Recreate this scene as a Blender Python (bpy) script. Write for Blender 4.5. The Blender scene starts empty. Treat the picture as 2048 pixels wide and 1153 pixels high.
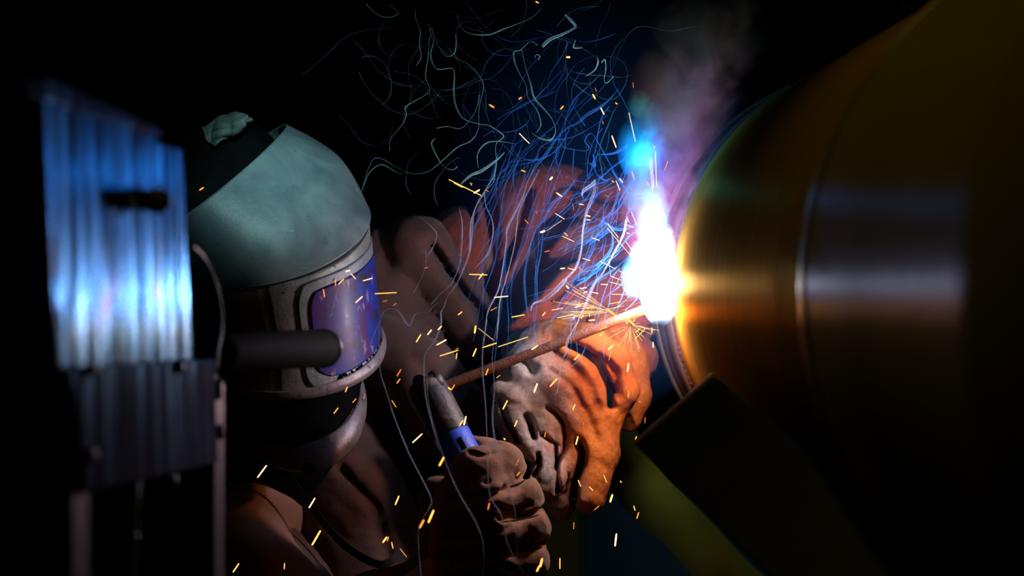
import bpy, math, random
import numpy as np
from mathutils import Vector, Matrix

# ------------------------------------------------------------------ camera, world, lights, exposure
sc = bpy.context.scene
COL = sc.collection
K = 36.0 / 85.0 / 2048.0
CAMZ = 1.30
FOCUS = 2.84

def P(px, py, d):
    """point seen at photo pixel px,py at distance d along the view axis"""
    return Vector(((px - 1024.0) * K * d, d - 2.9, CAMZ - (py - 576.5) * K * d))

cd = bpy.data.cameras.new('camera'); cam = bpy.data.objects.new('camera', cd); COL.objects.link(cam)
cam.location = (0, -2.9, CAMZ); cam.rotation_euler = (math.pi / 2, 0, 0)
cd.lens = 85; cd.sensor_width = 36; cd.clip_start = 0.05
cd.dof.use_dof = True; cd.dof.focus_distance = FOCUS; cd.dof.aperture_fstop = 4.5
sc.camera = cam
sc.view_settings.view_transform = 'Standard'; sc.view_settings.look = 'None'
sc.view_settings.exposure = 0.0; sc.view_settings.gamma = 1.0; sc.view_settings.use_curve_mapping = False
sc.cycles.use_denoising = True
sc.cycles.transparent_max_bounces = 40
sc.cycles.max_bounces = 6; sc.cycles.volume_bounces = 0
sc.cycles.sample_clamp_indirect = 3.0
sc.cycles.volume_step_rate = 1.0; sc.cycles.volume_max_steps = 128

w = bpy.data.worlds.new('world'); sc.world = w; w.use_nodes = True
w.node_tree.nodes['Background'].inputs['Color'].default_value = (0.20, 0.30, 0.34, 1)
w.node_tree.nodes['Background'].inputs['Strength'].default_value = 0.0015

def light(name, kind, loc, power, color, size=0.02, aim=None, **kw):
    l = bpy.data.lights.new(name, kind); l.energy = power; l.color = color
    if kind == 'AREA': l.size = size
    else: l.shadow_soft_size = size
    for k_, v in kw.items(): setattr(l, k_, v)
    o = bpy.data.objects.new(name, l); COL.objects.link(o); o.location = loc
    if aim is not None:
        o.rotation_euler = (Vector(aim) - Vector(loc)).to_track_quat('-Z', 'Y').to_euler()
    return o
ARC = P(1304, 560, 2.88)
light('arc_light', 'POINT', P(1316, 566, 2.820), 3.0, (0.84, 0.84, 1.0), 0.012)
light('plume_fill_light', 'POINT', P(1289, 316, 2.86), 0.6, (0.02, 0.32, 1.0), 0.012)  # point light added in the smoke to turn the puffs blue
light('weld_pool_light', 'POINT', P(1312, 630, 2.82), 1.3, (1.0, 0.36, 0.06), 0.010)
light('helmet_fill_teal', 'SPOT', P(900, -1100, 2.05), 44.0, (0.42, 0.80, 0.82), 0.05, aim=P(560, 330, 2.92), spot_size=math.radians(14), spot_blend=0.8)  # unseen spot added for the teal light on the helmet top
light('pipe_fill_yellow', 'SPOT', (-0.6, -1.3, 3.3), 21.0, (1.0, 0.86, 0.12), 0.06, aim=(.72, -1.35, 1.45), spot_size=math.radians(56), spot_blend=0.9)  # unseen spot added to lift the upper pipe
light('shop_lamp_back', 'POINT', (0.37, 2.7, 2.25), 0.25, (1.0, 0.9, 0.2), 0.05)
light('background_fill', 'SPOT', (1.6, 0.2, 3.0), 15.0, (0.9, 1.0, 0.9), 0.1, aim=(0.45, 1.0, 0.8), spot_size=math.radians(50), spot_blend=0.6)  # unseen spot added to brighten the things far behind

# ------------------------------------------------------------------ helpers
def tag(o, label=None, cat=None, group=None, kind=None):
    if label: o['label'] = label
    if cat: o['category'] = cat
    if group: o['group'] = group
    if kind: o['kind'] = kind
    return o

def empty(name, loc, label, cat, group=None):
    o = bpy.data.objects.new(name, None); COL.objects.link(o); o.location = loc; o.empty_display_size = .05
    return tag(o, label, cat, group)

def obj(name, verts, faces, mat, parent=None, smooth=True):
    me = bpy.data.meshes.new(name)
    verts = [tuple(v) for v in verts]
    if parent is not None:
        pl = parent.location
        pp = parent.parent
        while pp is not None: pl = pl + pp.location; pp = pp.parent
        verts = [(v[0] - pl[0], v[1] - pl[1], v[2] - pl[2]) for v in verts]
    me.from_pydata(verts, [], [tuple(int(i) for i in f) for f in faces]); me.validate(); me.update()
    o = bpy.data.objects.new(name, me); COL.objects.link(o)
    if mat: me.materials.append(mat)
    if smooth: me.shade_smooth()
    if parent is not None: o.parent = parent
    return o

def objc(name, mbs, mat, parent=None, smooth=True, bevel=0):
    V, F = [], []
    for v, f in mbs:
        n = len(V); V += [tuple(a) for a in v]; F += [tuple(i + n for i in g) for g in f]
    o = obj(name, V, F, mat, parent, smooth)
    if bevel:
        b = o.modifiers.new('b', 'BEVEL'); b.width = bevel; b.segments = 2; b.limit_method = 'ANGLE'
    return o

def frame(dv):
    dv = Vector(dv).normalized()
    up = Vector((0, 0, 1)) if abs(dv.z) < .95 else Vector((1, 0, 0))
    a = dv.cross(up).normalized(); b = dv.cross(a).normalized()
    return a, b

def tube(pts, rad, n=10, caps=True):
    """swept tube through 3-D points with a radius per point"""
    pts = [Vector(p) for p in pts]
    if not hasattr(rad, '__len__'): rad = [rad] * len(pts)
    V, F = [], []
    a = None
    for i, p in enumerate(pts):
        t = (pts[min(i + 1, len(pts) - 1)] - pts[max(i - 1, 0)]).normalized()
        if a is None: a, b = frame(t)
        a = (a - t * a.dot(t)).normalized(); b = t.cross(a)
        for k in range(n):
            th = 2 * math.pi * k / n
            V.append(p + (a * math.cos(th) + b * math.sin(th)) * rad[i])
    for i in range(len(pts) - 1):
        for k in range(n):
            k2 = (k + 1) % n
            F.append((i * n + k, i * n + k2, (i + 1) * n + k2, (i + 1) * n + k))
    if caps:
        F.append(tuple(range(n - 1, -1, -1))); F.append(tuple((len(pts) - 1) * n + k for k in range(n)))
    return V, F

def smooth_path(pts, step=6):
    pts = [Vector(p) for p in pts]; out = []
    n = len(pts)
    for i in range(n - 1):
        p0, p1, p2, p3 = pts[max(i - 1, 0)], pts[i], pts[i + 1], pts[min(i + 2, n - 1)]
        for k in range(step):
            t = k / step
            out.append(0.5 * ((2 * p1) + (p2 - p0) * t + (2 * p0 - 5 * p1 + 4 * p2 - p3) * t * t + (3 * p1 - p0 - 3 * p2 + p3) * t ** 3))
    out.append(pts[-1])
    return out

def prism(poly, off):
    """closed slab: polygon (3-D points) extruded by the vector off"""
    n = len(poly); V = [Vector(p) for p in poly] + [Vector(p) + Vector(off) for p in poly]
    F = [tuple(range(n)), tuple(range(2 * n - 1, n - 1, -1))] + [(i, i + n, (i + 1) % n + n, (i + 1) % n) for i in range(n)]
    return V, F

def grid(fn, nu, nv):
    V = [fn(i / nu, j / nv) for i in range(nu + 1) for j in range(nv + 1)]
    F = [(i * (nv + 1) + j, (i + 1) * (nv + 1) + j, (i + 1) * (nv + 1) + j + 1, i * (nv + 1) + j + 1) for i in range(nu) for j in range(nv)]
    return V, F

def solid(o, th, off=-1):
    m = o.modifiers.new('s', 'SOLIDIFY'); m.thickness = th; m.offset = off
    return o

# ---- smooth-union shapes turned into one continuous mesh (surface nets)
def rc(Q, a, b, ra, rb):
    a = np.array(a, np.float32); b = np.array(b, np.float32)
    ba = b - a; l2 = float(ba @ ba) + 1e-12
    h = np.clip(((Q - a) @ ba) / l2, 0, 1)
    return np.sqrt(((Q - a - h[:, None] * ba) ** 2).sum(1)) - (ra + (rb - ra) * h)
def smin(a, b, k):
    h = np.clip(.5 + .5 * (b - a) / k, 0, 1)
    return b + (a - b) * h - k * h * (1 - h)
OFF = 0.0
def chain(Q, pts, k=.012, d=None):
    """pts: (px,py,dist,radius)"""
    for i in range(len(pts) - 1):
        a, b = pts[i], pts[i + 1]
        e = rc(Q, P(a[0], a[1], a[2] + OFF), P(b[0], b[1], b[2] + OFF), a[3], b[3])
        d = e if d is None else smin(d, e, k)
    return d
def groove(Q, d, pts, wd, dep):
    for i in range(len(pts) - 1):
        a, b = pts[i], pts[i + 1]
        e = rc(Q, P(a[0], a[1], a[2] + OFF), P(b[0], b[1], b[2] + OFF), 0, 0)
        d = d + dep * np.exp(-(e / wd) ** 2)
    return d
def crease(Q, d, pts, dn, wd, dep, y1):
    """fold pressed into the near side (y below y1), drawn in the upright plane"""
    dn = dn + OFF
    m_ = np.clip((y1 + OFF - 2.9 - Q[:, 1]) / .02, 0, 1)
    best = None
    for i in range(len(pts) - 1):
        a, b = P(*pts[i], dn), P(*pts[i + 1], dn)
        a = np.array([a.x, a.z], np.float32); b = np.array([b.x, b.z], np.float32); ba = b - a
        q = Q[:, [0, 2]] - a; h = np.clip((q @ ba) / float(ba @ ba), 0, 1)
        e = np.sqrt(((q - h[:, None] * ba) ** 2).sum(1))
        best = e if best is None else np.minimum(best, e)
    return d + dep * m_ * np.exp(-(best / wd) ** 2)
def wav(Q, f, s=0.0):
    x, y, z = Q[:, 0] * f, Q[:, 1] * f, Q[:, 2] * f
    return (np.sin(x + 1.7 * np.sin(z * .7 + s) + s) * np.sin(y * 1.1 + 1.3 * np.sin(x * .8 + 2 * s)) + .5 * np.sin(2.1 * z + 1.9 * np.sin(y * 1.3 + x) + s)) / 1.5
def nets(fn, lo, hi, h):
    n = [int(math.ceil((hi[i] - lo[i]) / h)) + 1 for i in range(3)]
    ax = [lo[i] + h * np.arange(n[i]) for i in range(3)]
    D = np.empty(n, np.float32)
    st = max(1, int(400000 / (n[1] * n[2])))
    for i in range(0, n[0], st):
        X, Y, Z = np.meshgrid(ax[0][i:i + st], ax[1], ax[2], indexing='ij')
        Q = np.stack([X.ravel(), Y.ravel(), Z.ravel()], 1).astype(np.float32)
        D[i:i + st] = fn(Q).reshape(X.shape)
    D[0] = D[-1] = 1; D[:, 0] = D[:, -1] = 1; D[:, :, 0] = D[:, :, -1] = 1
    S = D < 0
    c = [S[dx:n[0] - 1 + dx, dy:n[1] - 1 + dy, dz:n[2] - 1 + dz] for dx in (0, 1) for dy in (0, 1) for dz in (0, 1)]
    cnt = sum(x.astype(np.int8) for x in c)
    act = (cnt > 0) & (cnt < 8)
    I, J, L = np.nonzero(act)
    idx = -np.ones(act.shape, np.int64); idx[I, J, L] = np.arange(len(I))
    acc = np.zeros((len(I), 3)); num = np.zeros(len(I))
    cor = [(dx, dy, dz) for dx in (0, 1) for dy in (0, 1) for dz in (0, 1)]
    for a in range(8):
        for b in range(a + 1, 8):
            if sum(abs(cor[a][q] - cor[b][q]) for q in range(3)) != 1: continue
            da = D[I + cor[a][0], J + cor[a][1], L + cor[a][2]]; db = D[I + cor[b][0], J + cor[b][1], L + cor[b][2]]
            m = (da < 0) != (db < 0)
            t = np.where(m, da / np.where(m, da - db, 1), 0)
            for q in range(3):
                acc[:, q] += np.where(m, cor[a][q] + t * (cor[b][q] - cor[a][q]), 0)
            num += m
    pos = acc / num[:, None] + np.stack([I, J, L], 1)
    V = pos * h + np.array(lo)
    F = []
    for q in range(3):
        u, v = (q + 1) % 3, (q + 2) % 3
        sl0 = [slice(1, n[r] - 1) for r in range(3)]; sl1 = list(sl0)
        sl0[q] = slice(0, n[q] - 1); sl1[q] = slice(1, n[q])
        A = S[tuple(sl0)]; B = S[tuple(sl1)]
        for flip, m in ((False, A & ~B), (True, B & ~A)):
            e = np.stack(np.nonzero(m), 1)
            for r in range(3):
                if r != q: e[:, r] += 1
            def cell(du, dv):
                f = e.copy(); f[:, u] -= du; f[:, v] -= dv
                return idx[f[:, 0], f[:, 1], f[:, 2]]
            quad = np.stack([cell(1, 1), cell(0, 1), cell(0, 0), cell(1, 0)], 1)
            if flip: quad = quad[:, ::-1]
            F.append(quad)
    F = np.concatenate(F)
    F = F[(F >= 0).all(1)]
    return V.tolist(), F.tolist()
def bounds(pts, pad=.01):
    q = [P(p[0], p[1], p[2] + OFF) for p in pts]; r = [p[3] for p in pts]
    return ([min(q[i][a] - r[i] for i in range(len(q))) - pad for a in range(3)], [max(q[i][a] + r[i] for i in range(len(q))) + pad for a in range(3)])

# ------------------------------------------------------------------ materials
MATS = {}
def nmat(name):
    m = bpy.data.materials.new(name); m.use_nodes = True
    nt = m.node_tree; b = nt.nodes['Principled BSDF']
    MATS[name] = m
    return m, nt, b
def N(nt, t, **kw):
    n = nt.nodes.new(t)
    for k_, v in kw.items(): setattr(n, k_, v)
    return n
def ramp(nt, src, stops):
    r = N(nt, 'ShaderNodeValToRGB'); e = r.color_ramp.elements
    while len(e) < len(stops): e.new(.5)
    for i, (p, c) in enumerate(stops):
        e[i].position = p; e[i].color = (c, c, c, 1) if not hasattr(c, '__len__') else (*c, 1)
    nt.links.new(src, r.inputs[0]); return r.outputs[0]
def coords(nt, scale=(1, 1, 1), rot=(0, 0, 0), kind='Object'):
    tc = N(nt, 'ShaderNodeTexCoord'); mp = N(nt, 'ShaderNodeMapping')
    nt.links.new(tc.outputs[kind], mp.inputs[0]); mp.inputs['Scale'].default_value = scale; mp.inputs['Rotation'].default_value = rot
    return mp.outputs[0]
def noise(nt, vec, scale, detail=4, rough=.55, dist=0):
    n = N(nt, 'ShaderNodeTexNoise'); nt.links.new(vec, n.inputs['Vector'])
    n.inputs['Scale'].default_value = scale; n.inputs['Detail'].default_value = detail
    n.inputs['Roughness'].default_value = rough; n.inputs['Distortion'].default_value = dist
    return n.outputs[0]
def mixc(nt, fac, a, b, mode='MIX'):
    m = N(nt, 'ShaderNodeMix', data_type='RGBA', blend_type=mode)
    for s, i in ((fac, 0), (a, 6), (b, 7)):
        if hasattr(s, 'links') or isinstance(s, bpy.types.NodeSocket): nt.links.new(s, m.inputs[i])
        else: m.inputs[i].default_value = s if i == 0 else (*s, 1)
    return m.outputs[2]
def bump(nt, b, h, strength, dist=.002):
    n = N(nt, 'ShaderNodeBump'); n.inputs['Strength'].default_value = strength; n.inputs['Distance'].default_value = dist
    nt.links.new(h, n.inputs['Height']); nt.links.new(n.outputs[0], b.inputs['Normal'])
def basic(name, c1, c2, scale=20, rough=.7, metal=0, bs=.3, bscale=80, bd=.002, spec=.5, vec_scale=(1, 1, 1), lo=.35, hi=.65):
    m, nt, b = nmat(name)
    v = coords(nt, vec_scale)
    f = ramp(nt, noise(nt, v, scale), [(lo, 0), (hi, 1)])
    nt.links.new(mixc(nt, f, c1, c2), b.inputs['Base Color'])
    b.inputs['Roughness'].default_value = rough; b.inputs['Metallic'].default_value = metal
    b.inputs['Specular IOR Level'].default_value = spec
    if bs: bump(nt, b, noise(nt, v, bscale, 6), bs, bd)
    return m

def leather(name, base, dark, dust, dust_lo=.5, dust_hi=.75, scale=9):
    m, nt, b = nmat(name); v = coords(nt)
    c = mixc(nt, ramp(nt, noise(nt, v, scale, 5, .6, .6), [(.3, 0), (.7, 1)]), dark, base)
    fine = ramp(nt, noise(nt, v, 260, 5, .7), [(.35, 0), (.62, 1)])
    c = mixc(nt, fine, mixc(nt, .35, c, dark), c)
    c = mixc(nt, ramp(nt, noise(nt, v, 5.5, 4, .6, 1.0), [(dust_lo, 0), (dust_hi, 1)]), c, dust)
    nt.links.new(c, b.inputs['Base Color'])
    b.inputs['Roughness'].default_value = .85; b.inputs['Specular IOR Level'].default_value = .22
    b.inputs['Sheen Weight'].default_value = .15; b.inputs['Sheen Roughness'].default_value = .5
    h = mixc(nt, .35, noise(nt, v, 340, 6, .7), noise(nt, v, 60, 6, .65, 1.5))
    bump(nt, b, h, .55, .0022)
    return m
jacket_m = leather('jacket_leather', (.17, .080, .060), (.080, .036, .027), (.16, .11, .09))
sleeve_m = leather('sleeve_leather', (.50, .095, .035), (.20, .035, .015), (.26, .08, .035), .55, .8)
glove2_m = leather('dark_glove_leather', (.34, .15, .075), (.14, .06, .035), (.24, .14, .08), .5, .8)
# upper glove: smoke-and-light grey painted towards the thumb, orange suede towards the little finger
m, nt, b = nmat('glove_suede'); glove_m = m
v = coords(nt); 
c = mixc(nt, ramp(nt, noise(nt, v, 16, 5, .6, .8), [(.3, 0), (.7, 1)]), (.30, .065, .006), (.58, .16, .014))
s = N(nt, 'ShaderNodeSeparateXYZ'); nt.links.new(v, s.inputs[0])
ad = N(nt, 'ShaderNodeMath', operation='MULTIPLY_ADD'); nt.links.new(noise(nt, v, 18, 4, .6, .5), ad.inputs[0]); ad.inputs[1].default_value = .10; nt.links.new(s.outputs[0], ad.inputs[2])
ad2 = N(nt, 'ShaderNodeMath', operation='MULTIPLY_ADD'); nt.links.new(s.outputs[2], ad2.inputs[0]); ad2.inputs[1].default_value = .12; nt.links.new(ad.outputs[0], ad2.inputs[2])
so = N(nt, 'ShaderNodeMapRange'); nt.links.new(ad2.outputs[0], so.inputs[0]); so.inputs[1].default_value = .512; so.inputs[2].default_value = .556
lit_grey = mixc(nt, ramp(nt, noise(nt, v, 40, 5, .65), [(.3, 0), (.7, 1)]), (.17, .135, .12), (.40, .35, .32))
c = mixc(nt, so.outputs[0], lit_grey, c)
c = mixc(nt, ramp(nt, noise(nt, v, 240, 5, .7), [(.3, .35), (.55, 1)]), (.12, .05, .025), c)
nt.links.new(c, b.inputs['Base Color']); b.inputs['Roughness'].default_value = .8; b.inputs['Specular IOR Level'].default_value = .25
bump(nt, b, mixc(nt, .3, noise(nt, v, 320, 6, .7), noise(nt, v, 70, 6, .65, 1.5)), .55, .0022)

black_m = basic('black_cloth', (.002, .002, .0022), (.005, .005, .0055), 30, .95, 0, .4, 300, spec=.1)
capcloth_m = basic('lit_cap_cloth', (.10, .13, .12), (.26, .31, .28), 45, .95, 0, .6, 420, .002, .1)
shell_m, nt, b = nmat('helmet_shell'); v = coords(nt)
c = mixc(nt, ramp(nt, noise(nt, v, 13, 5, .6, .8), [(.32, 0), (.68, 1)]), (.085, .125, .145), (.23, .29, .29))
c = mixc(nt, ramp(nt, noise(nt, v, 30, 8, .75, .2), [(.58, 0), (.72, 1)]), c, (.07, .09, .085))
c = mixc(nt, ramp(nt, noise(nt, coords(nt, (1, 1, 12), (0.2, .7, 0)), 30, 4, .6), [(.70, 0), (.74, 1)]), c, (.42, .47, .43))
nt.links.new(c, b.inputs['Base Color']); b.inputs['Roughness'].default_value = .38; b.inputs['Specular IOR Level'].default_value = .5
bump(nt, b, noise(nt, v, 220, 6, .7), .25, .001)
def scuffed(name, a, bb, pit, rough=.45, metal=.35):
    m, nt, b = nmat(name); v = coords(nt)
    c = mixc(nt, ramp(nt, noise(nt, v, 26, 6, .65, .7), [(.3, 0), (.7, 1)]), a, bb)
    c = mixc(nt, ramp(nt, noise(nt, v, 170, 4, .6), [(.60, 0), (.68, 1)]), c, pit)
    nt.links.new(c, b.inputs['Base Color']); b.inputs['Roughness'].default_value = rough; b.inputs['Metallic'].default_value = metal
    bump(nt, b, noise(nt, v, 160, 6, .7), .5, .0015)
    return m
frame_m = scuffed('helmet_frame', (.22, .23, .22), (.46, .47, .44), (.06, .06, .06))
chin_m = scuffed('helmet_chin', (.22, .18, .20), (.42, .36, .37), (.07, .05, .05), .36, .3)
bezel_m = scuffed('lens_bezel', (.22, .24, .26), (.36, .40, .44), (.10, .10, .11), .4, .2)
lens_m, nt, b = nmat('lens_glass'); v = coords(nt)
c = mixc(nt, ramp(nt, noise(nt, v, 14, 3, .5, 1.2), [(.40, 0), (.56, 1)]), (.065, .006, .17), (.008, .035, .36))
c = mixc(nt, ramp(nt, noise(nt, coords(nt, (1, 1, .45), (0, .5, 0)), 75, 6, .7, .4), [(.58, 0), (.66, 1)]), c, (.42, .33, .5))
c = mixc(nt, ramp(nt, noise(nt, v, 26, 6, .7, .6), [(.53, 0), (.62, 1)]), c, (.03, .02, .05))
nt.links.new(c, b.inputs['Base Color']); b.inputs['Roughness'].default_value = .5; b.inputs['Coat Weight'].default_value = .15; b.inputs['Coat Roughness'].default_value = .3
bump(nt, b, noise(nt, v, 130, 6, .7), .35, .001)

# bare, lacquered pipe steel with turning lines around it
def steel(name, c1, c2, c3, gl, rough, mixf):
    m, nt, b = nmat(name); nt.nodes.remove(b)
    v = coords(nt, (3, 60, 3)); v2 = coords(nt, (1.5, 14, 1.5))
    c = mixc(nt, ramp(nt, noise(nt, v2, 6, 5, .6, .3), [(.3, 0), (.7, 1)]), c1, c2)
    f = ramp(nt, noise(nt, v, 5, 6, .7), [(.45, 0), (.70, 1)])
    c = mixc(nt, f, c, c3)
    df = N(nt, 'ShaderNodeBsdfDiffuse'); g = N(nt, 'ShaderNodeBsdfGlossy'); g.inputs['Roughness'].default_value = rough
    nt.links.new(c, df.inputs[0]); nt.links.new(mixc(nt, f, gl, tuple(x * .45 for x in gl)), g.inputs[0])
    bn = N(nt, 'ShaderNodeBump'); bn.inputs['Strength'].default_value = .35; bn.inputs['Distance'].default_value = .002
    nt.links.new(noise(nt, v, 6, 5, .65), bn.inputs['Height'])
    for q in (df, g): nt.links.new(bn.outputs[0], q.inputs['Normal'])
    mx = N(nt, 'ShaderNodeMixShader'); mx.inputs[0].default_value = mixf
    nt.links.new(df.outputs[0], mx.inputs[1]); nt.links.new(g.outputs[0], mx.inputs[2])
    nt.links.new(mx.outputs[0], nt.nodes['Material Output'].inputs[0])
    return m
pipe_m = steel('pipe_steel', (.15, .075, .010), (.24, .115, .015), (.085, .042, .010), (.50, .25, .06), .42, .10)
coat_m = steel('pipe_coating', (.11, .08, .006), (.14, .10, .008), (.09, .06, .006), (.28, .28, .34), .28, .06)
far_m = steel('fitting_steel', (.14, .10, .07), (.22, .16, .09), (.07, .05, .05), (.3, .25, .2), .4, .10)
weld_m = basic('weld_bead', (.06, .045, .05), (.14, .10, .12), 60, .45, .6, .8, 120, .003)
dark_m = basic('dark_metal', (.010, .009, .008), (.022, .019, .017), 18, .7, .2, .3, 80)
rubber_m = basic('black_rubber', (.003, .004, .004), (.006, .007, .007), 30, .8, 0, .3, 200, spec=.05)
bead_m = basic('stand_edge_lit', (.45, .20, .09), (.6, .30, .14), 30, .7, 0, .2, 100)
# sheet metal; blue reflections and vertical highlights put into its gloss colour
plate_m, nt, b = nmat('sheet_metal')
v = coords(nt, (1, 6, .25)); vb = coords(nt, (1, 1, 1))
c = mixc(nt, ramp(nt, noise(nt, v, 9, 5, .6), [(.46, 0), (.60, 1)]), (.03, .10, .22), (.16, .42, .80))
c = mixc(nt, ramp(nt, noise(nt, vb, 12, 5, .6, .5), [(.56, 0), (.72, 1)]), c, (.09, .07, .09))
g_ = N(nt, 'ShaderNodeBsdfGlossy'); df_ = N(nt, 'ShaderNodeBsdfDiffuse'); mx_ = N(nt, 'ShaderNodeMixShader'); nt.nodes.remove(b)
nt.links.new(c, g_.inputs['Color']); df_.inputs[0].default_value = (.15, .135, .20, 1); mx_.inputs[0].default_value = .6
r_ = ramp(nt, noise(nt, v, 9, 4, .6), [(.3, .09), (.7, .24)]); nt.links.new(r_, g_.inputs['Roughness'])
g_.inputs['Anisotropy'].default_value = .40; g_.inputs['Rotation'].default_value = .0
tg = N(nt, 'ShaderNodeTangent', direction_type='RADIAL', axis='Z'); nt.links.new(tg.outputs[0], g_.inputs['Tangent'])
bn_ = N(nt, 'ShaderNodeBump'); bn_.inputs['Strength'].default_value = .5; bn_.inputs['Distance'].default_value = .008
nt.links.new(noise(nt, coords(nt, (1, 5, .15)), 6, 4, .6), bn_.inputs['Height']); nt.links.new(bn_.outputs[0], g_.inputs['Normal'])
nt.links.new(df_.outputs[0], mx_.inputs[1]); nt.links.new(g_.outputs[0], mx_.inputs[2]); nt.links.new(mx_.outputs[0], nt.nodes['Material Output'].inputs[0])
plate2_m = plate_m.copy(); plate2_m.name = 'dull_sheet_metal'
for n_ in plate2_m.node_tree.nodes:
    if n_.bl_idname == 'ShaderNodeMixShader': n_.inputs[0].default_value = .22
    if n_.bl_idname == 'ShaderNodeBsdfDiffuse': n_.inputs[0].default_value = (.17, .13, .22, 1)
post_m = basic('post_metal', (.16, .15, .19), (.26, .24, .30), 20, .45, .7, .2, 60)
tubem = basic('pale_tube', (.30, .38, .40), (.42, .50, .50), 20, .4, 0, .1, 60)
rust_m = basic('rusty_bracket', (.10, .03, .02), (.18, .06, .04), 30, .7, .2, .3, 90)
rod_m = basic('electrode_coating', (.17, .065, .04), (.27, .11, .065), 60, .75, 0, .7, 420, .0012, vec_scale=(1, 1, 1))
holder_m, nt, b = nmat('holder_black'); v = coords(nt)
c = mixc(nt, ramp(nt, noise(nt, v, 34, 6, .7, .8), [(.48, 0), (.66, 1)]), (.018, .018, .022), (.27, .20, .18))
nt.links.new(c, b.inputs['Base Color']); b.inputs['Roughness'].default_value = .5; bump(nt, b, noise(nt, v, 120, 6, .7), .5, .002)
blue_m = basic('holder_blue', (.015, .05, .50), (.03, .11, .75), 40, .5, 0, .4, 160)
sling_m = basic('green_sling', (.12, .17, .010), (.18, .21, .02), 12, .9, 0, .4, 200)
panel_m = basic('blue_panel', (.01, .09, .17), (.015, .12, .22), 5, .7, 0, 0)
olive_m = basic('olive_post', (.16, .13, .02), (.22, .17, .03), 5, .7, 0, 0)
brown_m = basic('brown_curtain', (.05, .022, .012), (.07, .03, .015), 3, .8, 0, 0)
wall_m = basic('wall_paint', (.010, .010, .011), (.016, .016, .017), 2, .95, 0, 0, spec=.05)
floor_m = basic('floor_concrete', (.03, .028, .026), (.05, .046, .042), 3, .9, 0, .3, 30, spec=.1)
strap_m = basic('strap_black', (.008, .008, .009), (.014, .014, .015), 30, .6, 0, 0)

def emis(name, col, st):
    m = bpy.data.materials.new(name); m.use_nodes = True; nt = m.node_tree; nt.nodes.clear()
    e = N(nt, 'ShaderNodeEmission'); e.inputs[0].default_value = (*col, 1); e.inputs[1].default_value = st
    o = N(nt, 'ShaderNodeOutputMaterial'); nt.links.new(e.outputs[0], o.inputs[0])
    m.cycles.emission_sampling = 'NONE'
    return m
SPM = {'o': emis('spark_orange', (1, .28, .03), 2.2), 'y': emis('spark_yellow', (1, .42, .08), 2.9), 'w': emis('spark_white', (1, .52, .26), 3.2),
       'r': emis('spark_red', (1, .22, .06), 1.2), 't': emis('spark_fine', (1, .55, .22), 1.3)}

def smoke_mat(name, col, alpha):
    m = bpy.data.materials.new(name); m.use_nodes = True; nt = m.node_tree; nt.nodes.clear()
    t = N(nt, 'ShaderNodeBsdfTransparent'); d_ = N(nt, 'ShaderNodeBsdfDiffuse'); tl = N(nt, 'ShaderNodeBsdfTranslucent')
    d_.inputs[0].default_value = (*col, 1); tl.inputs[0].default_value = (*col, 1)
    m1 = N(nt, 'ShaderNodeMixShader'); m1.inputs[0].default_value = .5; nt.links.new(d_.outputs[0], m1.inputs[1]); nt.links.new(tl.outputs[0], m1.inputs[2])
    m2 = N(nt, 'ShaderNodeMixShader')
    nz = ramp(nt, noise(nt, coords(nt), 14, 3, .6), [(.3, alpha * .25), (.7, alpha)])
    nt.links.new(nz, m2.inputs[0])
    nt.links.new(t.outputs[0], m2.inputs[1]); nt.links.new(m1.outputs[0], m2.inputs[2])
    o = N(nt, 'ShaderNodeOutputMaterial'); nt.links.new(m2.outputs[0], o.inputs[0])
    return m

# ------------------------------------------------------------------ the setting
def box(lo, hi):
    x0, y0, z0 = lo; x1, y1, z1 = hi
    V = [(x, y, z) for x in (x0, x1) for y in (y0, y1) for z in (z0, z1)]
    return V, [(0, 1, 3, 2), (4, 6, 7, 5), (0, 4, 5, 1), (2, 3, 7, 6), (0, 2, 6, 4), (1, 5, 7, 3)]
for nm, lo, hi, mt in (('floor', (-4, -5, -.1), (5, 6, 0), floor_m), ('wall_back', (-4, 6, 0), (5, 6.15, 4), wall_m), ('wall_left', (-4.15, -5, 0), (-4, 6, 4), wall_m), ('wall_right', (5, -5, 0), (5.15, 6, 4), wall_m)):
    tag(objc(nm, [box(lo, hi)], mt, smooth=False), kind='structure')

# ------------------------------------------------------------------ the large pipe, its weld and the fitting beyond
AX = Vector((-(1024 - 873) * K, 1, -3.5 * K)).normalized()
PR = 467 * K * 2.9
C0 = P(1807, 580, 2.9)
EX = Vector((1, 0, 0)); EX = (EX - AX * EX.dot(AX)).normalized(); EZ = AX.cross(EX) * -1
EZ = EX.cross(AX)
def ringpt(d, r, th):
    c = C0 + AX * (d - 2.9)
    return c + (EX * math.cos(th) + EZ * math.sin(th)) * r
def lathe_pipe(prof, n=192, closed=False):
    V, F = [], []
    for d, r in prof:
        for k_ in range(n): V.append(ringpt(d, r, 2 * math.pi * k_ / n))
    m_ = len(prof)
    for i in range(m_ if closed else m_ - 1):
        i2 = (i + 1) % m_
        for k_ in range(n): F.append((i * n + k_, i2 * n + k_, i2 * n + (k_ + 1) % n, i * n + (k_ + 1) % n))
    return V, F
TH = .016
pipe = empty('steel_pipe', C0 - AX * 1.2, 'huge yellow-brown lacquered steel pipe filling the right side, its end at the arc', 'pipe')
objc('bare_end', [lathe_pipe([(2.888, PR - .007), (2.872, PR), (2.6, PR), (2.3, PR + .0006), (2.05, PR), (1.87, PR), (1.862, PR - .002), (1.862, PR - TH), (2.888, PR - TH)], closed=True)], pipe_m, pipe)
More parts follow.
